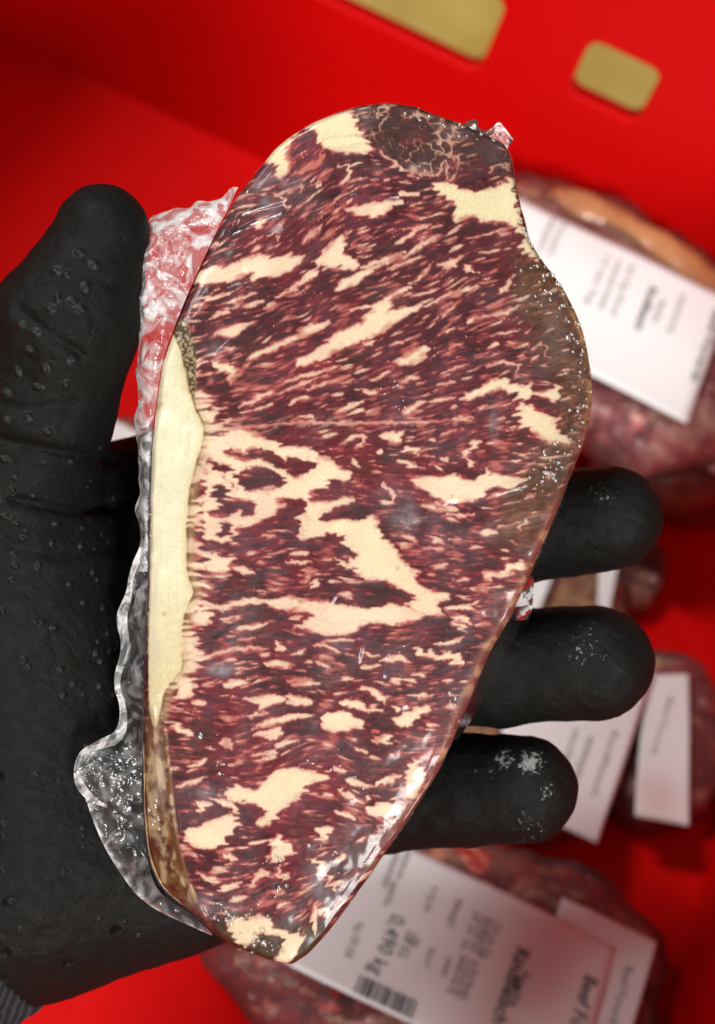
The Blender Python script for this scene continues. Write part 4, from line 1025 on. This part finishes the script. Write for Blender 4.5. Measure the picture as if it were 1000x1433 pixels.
hz = hz+.025*smooth01(.0, .6, fbm(px, py, 70, 341)); out2 = sample(OUTL, px, py)
fv = pad(px, py, z); bd = boundary(n2, m2); bp = np.stack([px[bd], py[bd]], 1); nb = len(bd)
tn = np.roll(bp, -3, 0)-np.roll(bp, 3, 0); nr = np.stack([tn[:, 1], -tn[:, 0]], 1); nr /= np.linalg.norm(nr, axis=1)[:, None]+1e-9
for _ in range(8): nr = (np.roll(nr, 1, 0)+nr+np.roll(nr, -1, 0))/3
V = [fv]; F = [grid_faces(n2, m2)]; prev = bd; tot = n2*m2; H = [hz]
for dep, o in ((.0035, 2.0), (.009, 3.0), (.0145, 2.6), (.019, .4)):
    q = bp+nr*o; V.append(pad(q[:, 0], q[:, 1], -.0022-dep+0*q[:, 0])); H.append(np.full(nb, .05)); cur = np.arange(tot, tot+nb); tot += nb
    F.append(np.stack([prev, cur, np.roll(cur, -1), np.roll(prev, -1)], 1)); prev = cur
film = mesh_obj('film', W(np.concatenate(V)), np.concatenate(F), M_FILM, steak, cols={'haze': np.concatenate(H)})

# loose film standing off the edges: built as draped sheets from cross-lines
def sheet(name, rws, nu, nv, amp, haze, seed, label=None, edge=.6, jag=0.0, bulge=.0):
    """rws: [(left (px,py,z), right (px,py,z))]; swept smoothly, wrinkled"""
    L = np.array([r[0] for r in rws], float); R = np.array([r[1] for r in rws], float); t = np.linspace(0, len(rws)-1, nv)
    def cr(P):
        i = np.clip(np.floor(t).astype(int), 0, len(P)-2); f = (t-i)[:, None]; p0 = P[np.maximum(i-1, 0)]; p1 = P[i]; p2 = P[i+1]; p3 = P[np.minimum(i+2, len(P)-1)]
        return .5*((2*p1)+(-p0+p2)*f+(2*p0-5*p1+4*p2-p3)*f*f+(-p0+3*p1-3*p2+p3)*f**3)
    l, r = cr(L), cr(R); u = np.linspace(0, 1, nu)[None, :, None]; g = l[:, None]*(1-u)+r[:, None]*u
    uu = u[0, :, 0][None, :]; vv = np.linspace(0, 1, nv)[:, None]
    win = np.sin(PI*np.clip(uu*.93+.07, 0, 1))*np.ones_like(vv); free = (1-uu)
    X, Y = g[..., 0], g[..., 1]
    g = g.copy(); g[..., 2] += bulge*win+amp*(fbm(X, Y, 26, seed)+.6*fbm(X, Y, 11, seed+3)*1.0)*(.25+.75*free)
    g[..., 0] += jag*fbm(X+50, Y, 42, seed+5, 2)*free; g[..., 1] += jag*1.6*fbm(X, Y+90, 30, seed+7, 2)*np.exp(-vv*14)
    q = g.reshape(-1, 3); v = np.array([at(a, b, c) for a, b, c in q])
    hz = np.clip(haze*(.55+.6*fbm(X, Y, 18, seed+9))+edge*np.exp(-uu*9)+edge*.9*np.exp(-vv*13), 0, 1).ravel()
    o = mesh_obj(name, W(v), grid_faces(nv, nu), M_LOOSE, film, cols={'haze': hz})
    if label: o['label'] = label
    return o
sheet('bag_flap', [((214, 303, -.010), (334, 260, -.006)), ((196, 330, -.006), (322, 286, -.003)), ((190, 352, -.004), (305, 320, -.002)), ((192, 400, -.003), (274, 386, -.001)), ((195, 455, -.004), (248, 447, -.001)), ((194, 525, -.006), (227, 510, -.002)), ((194, 610, -.007), (215, 600, -.003)), ((195, 700, -.007), (211, 700, -.003)), ((193, 775, -.007), (210, 770, -.003)), ((190, 800, -.008), (209, 800, -.003))],
      60, 200, .0012, .85, 401, 'milky crumpled pouch of film at the thumb', jag=7, edge=.95, bulge=.0026)
sheet('bag_flap', [((199, 762, -.006), (210, 768, -.003)), ((184, 800, -.008), (209, 808, -.003)), ((181, 835, -.008), (208, 845, -.003)), ((169, 863, -.007), (207, 875, -.003)), ((178, 905, -.009), (206, 908, -.003)), ((161, 955, -.007), (204, 955, -.003)), ((174, 990, -.009), (202, 1000, -.004)), ((164, 1032, -.008), (200, 1042, -.004)), ((124, 1046, -.004), (199, 1068, -.005)), ((107, 1074, -.002), (198, 1090, -.005)), ((115, 1106, -.004), (198, 1118, -.006)), ((130, 1148, -.007), (201, 1150, -.007)), ((152, 1195, -.009), (206, 1200, -.008)), ((178, 1236, -.011), (218, 1240, -.009)), ((208, 1266, -.011), (240, 1262, -.009)), ((250, 1288, -.010), (268, 1280, -.008)), ((296, 1309, -.006), (297, 1306, -.005))],
      60, 340, .0013, .20, 431, 'clear strip of film lying on the palm', jag=2, edge=.6)
def ribbon(name, path, w, tw, haze, seed, label=None):
    P = chaikin(np.array([q[:2] for q in path]), 3, False); n = len(P); t = np.gradient(P, axis=0); t /= np.linalg.norm(t, axis=1)[:, None]; nn = np.stack([-t[:, 1], t[:, 0]], 1)
    z = np.interp(np.linspace(0, 1, n), np.linspace(0, 1, len(path)), [q[2] for q in path]); rw = []
    for i in range(n):
        ph = tw*i/n*2*PI+.55*math.sin(i*.16+seed); ww = w*(.75+.25*math.sin(i*.19+seed))*min(1, 4*(n-i)/n+.3); c_, s_ = math.cos(ph)*ww, math.sin(ph)*ww*S
        rw.append(((P[i, 0]+nn[i, 0]*c_, P[i, 1]+nn[i, 1]*c_, z[i]+s_), (P[i, 0]-nn[i, 0]*c_, P[i, 1]-nn[i, 1]*c_, z[i]-s_)))
    return sheet(name, rw, 14, n*4, .0007, haze, seed, label, edge=.4)
ribbon('bag_seam', [(200, 768, -.004), (184, 800, -.005), (180, 835, -.006), (168, 865, -.005), (178, 905, -.006), (160, 955, -.004), (174, 990, -.006), (170, 1030, -.006), (140, 1042, -.003), (112, 1052, -.001), (106, 1080, .000), (114, 1104, -.001), (134, 1122, -.003), (150, 1128, -.005)], 8, .06, .9, 437, 'whitened twisted seam of the bag curling on the palm')
sheet('bag_flap', [((747, 806, -.016), (738, 812, -.012)), ((746, 830, -.014), (727, 832, -.012)), ((744, 850, -.014), (720, 852, -.012)), ((738, 868, -.016), (722, 868, -.013))], 24, 50, .0006, .8, 461, jag=2)
sheet('bag_flap', [((742, 845, -.020), (722, 850, -.006)), ((716, 900, -.021), (696, 897, -.006)), ((690, 952, -.022), (670, 945, -.006)), ((664, 1000, -.022), (648, 1000, -.006)), ((640, 1035, -.022), (635, 1036, -.006))], 24, 90, .0002, .35, 481, edge=.5)
sheet('bag_flap', [((646, 172, -.006), (648, 186, -.003)), ((660, 168, -.004), (664, 190, -.003)), ((670, 182, -.005), (676, 196, -.003)), ((686, 180, -.004), (688, 200, -.003)), ((701, 172, -.003), (700, 204, -.003)), ((718, 196, -.004), (708, 210, -.003))], 26, 80, .0012, 1.3, 501, jag=6, edge=1.0)

# air bubbles and drip beads trapped under the film
rs = np.random.RandomState(12); beads = []
def spray(n, x0, y0, x1, y1, sx, sy, r0=.8, r1=2.6):
    for _ in range(n):
        t = rs.rand(); x = x0+(x1-x0)*t+sx*rs.randn(); y = y0+(y1-y0)*t+sy*rs.randn()
        if sample(OUTL, np.array([x]), np.array([y]))[0] > 1.5: beads.append((x, y, 1.25*(r0+(r1-r0)*rs.rand()**1.8)))
spray(40, 785, 625, 755, 690, 12, 10, .9, 3.0); spray(80, 728, 312, 790, 405, 3, 3, .8, 2.4); spray(30, 800, 440, 822, 560, 7, 8, .7, 2.2); spray(26, 795, 410, 820, 520, 9, 10, .7, 2.4); spray(26, 740, 380, 770, 420, 18, 14, .8, 2.4)
spray(26, 560, 150, 705, 200, 6, 6, .7, 2.4); spray(16, 815, 530, 805, 610, 6, 10); spray(26, 300, 1275, 350, 1290, 16, 10, .8, 3.0); spray(16, 345, 1318, 400, 1335, 10, 6, .8, 3.2); spray(16, 380, 1190, 400, 1245, 8, 12, .8, 3.2)
spray(10, 540, 540, 565, 580, 10, 8, .8, 2); spray(14, 212, 1130, 224, 1160, 5, 10, .8, 2.6); spray(40, 211, 560, 210, 760, 1.5, 4, .6, 1.3); spray(14, 440, 1050, 510, 1100, 14, 10, .8, 2.2); spray(8, 630, 980, 640, 1000, 4, 6, 1, 2.6)
spray(36, 300, 300, 700, 1150, 130, 120, .5, 1.2); spray(10, 278, 1015, 310, 1085, 8, 8, 1, 2.6); spray(6, 440, 1160, 480, 1220, 8, 8, 1, 3)
V = []; F = []
for x, y, r in beads:
    z0 = float(face_z(np.array([x]), np.array([y]))[0])+.00062; k = len(V); seg = 10
    ex, ey, an = 1+.5*rs.rand(), 1, rs.rand()*PI
    for a in (0, 35, 65, 88):
        for j in range(seg):
            th = 2*PI*j/seg; c = math.cos(math.radians(a))*r; qx, qy = c*math.cos(th)*ex, c*math.sin(th)
            V.append(((x+qx*math.cos(an)-qy*math.sin(an)-500)*S, (716.5-y+qx*math.sin(an)+qy*math.cos(an))*S, z0+math.sin(math.radians(a))*r*S*.8))
    for i in range(3):
        for j in range(seg): j2 = (j+1) % seg; F.append((k+i*seg+j, k+i*seg+j2, k+(i+1)*seg+j2, k+(i+1)*seg+j))
    F.append(tuple(k+3*seg+j for j in range(seg)))
tag(mesh_obj('air_bubbles', W(np.array(V)), F, M_BUBBLE, steak), kind='stuff')
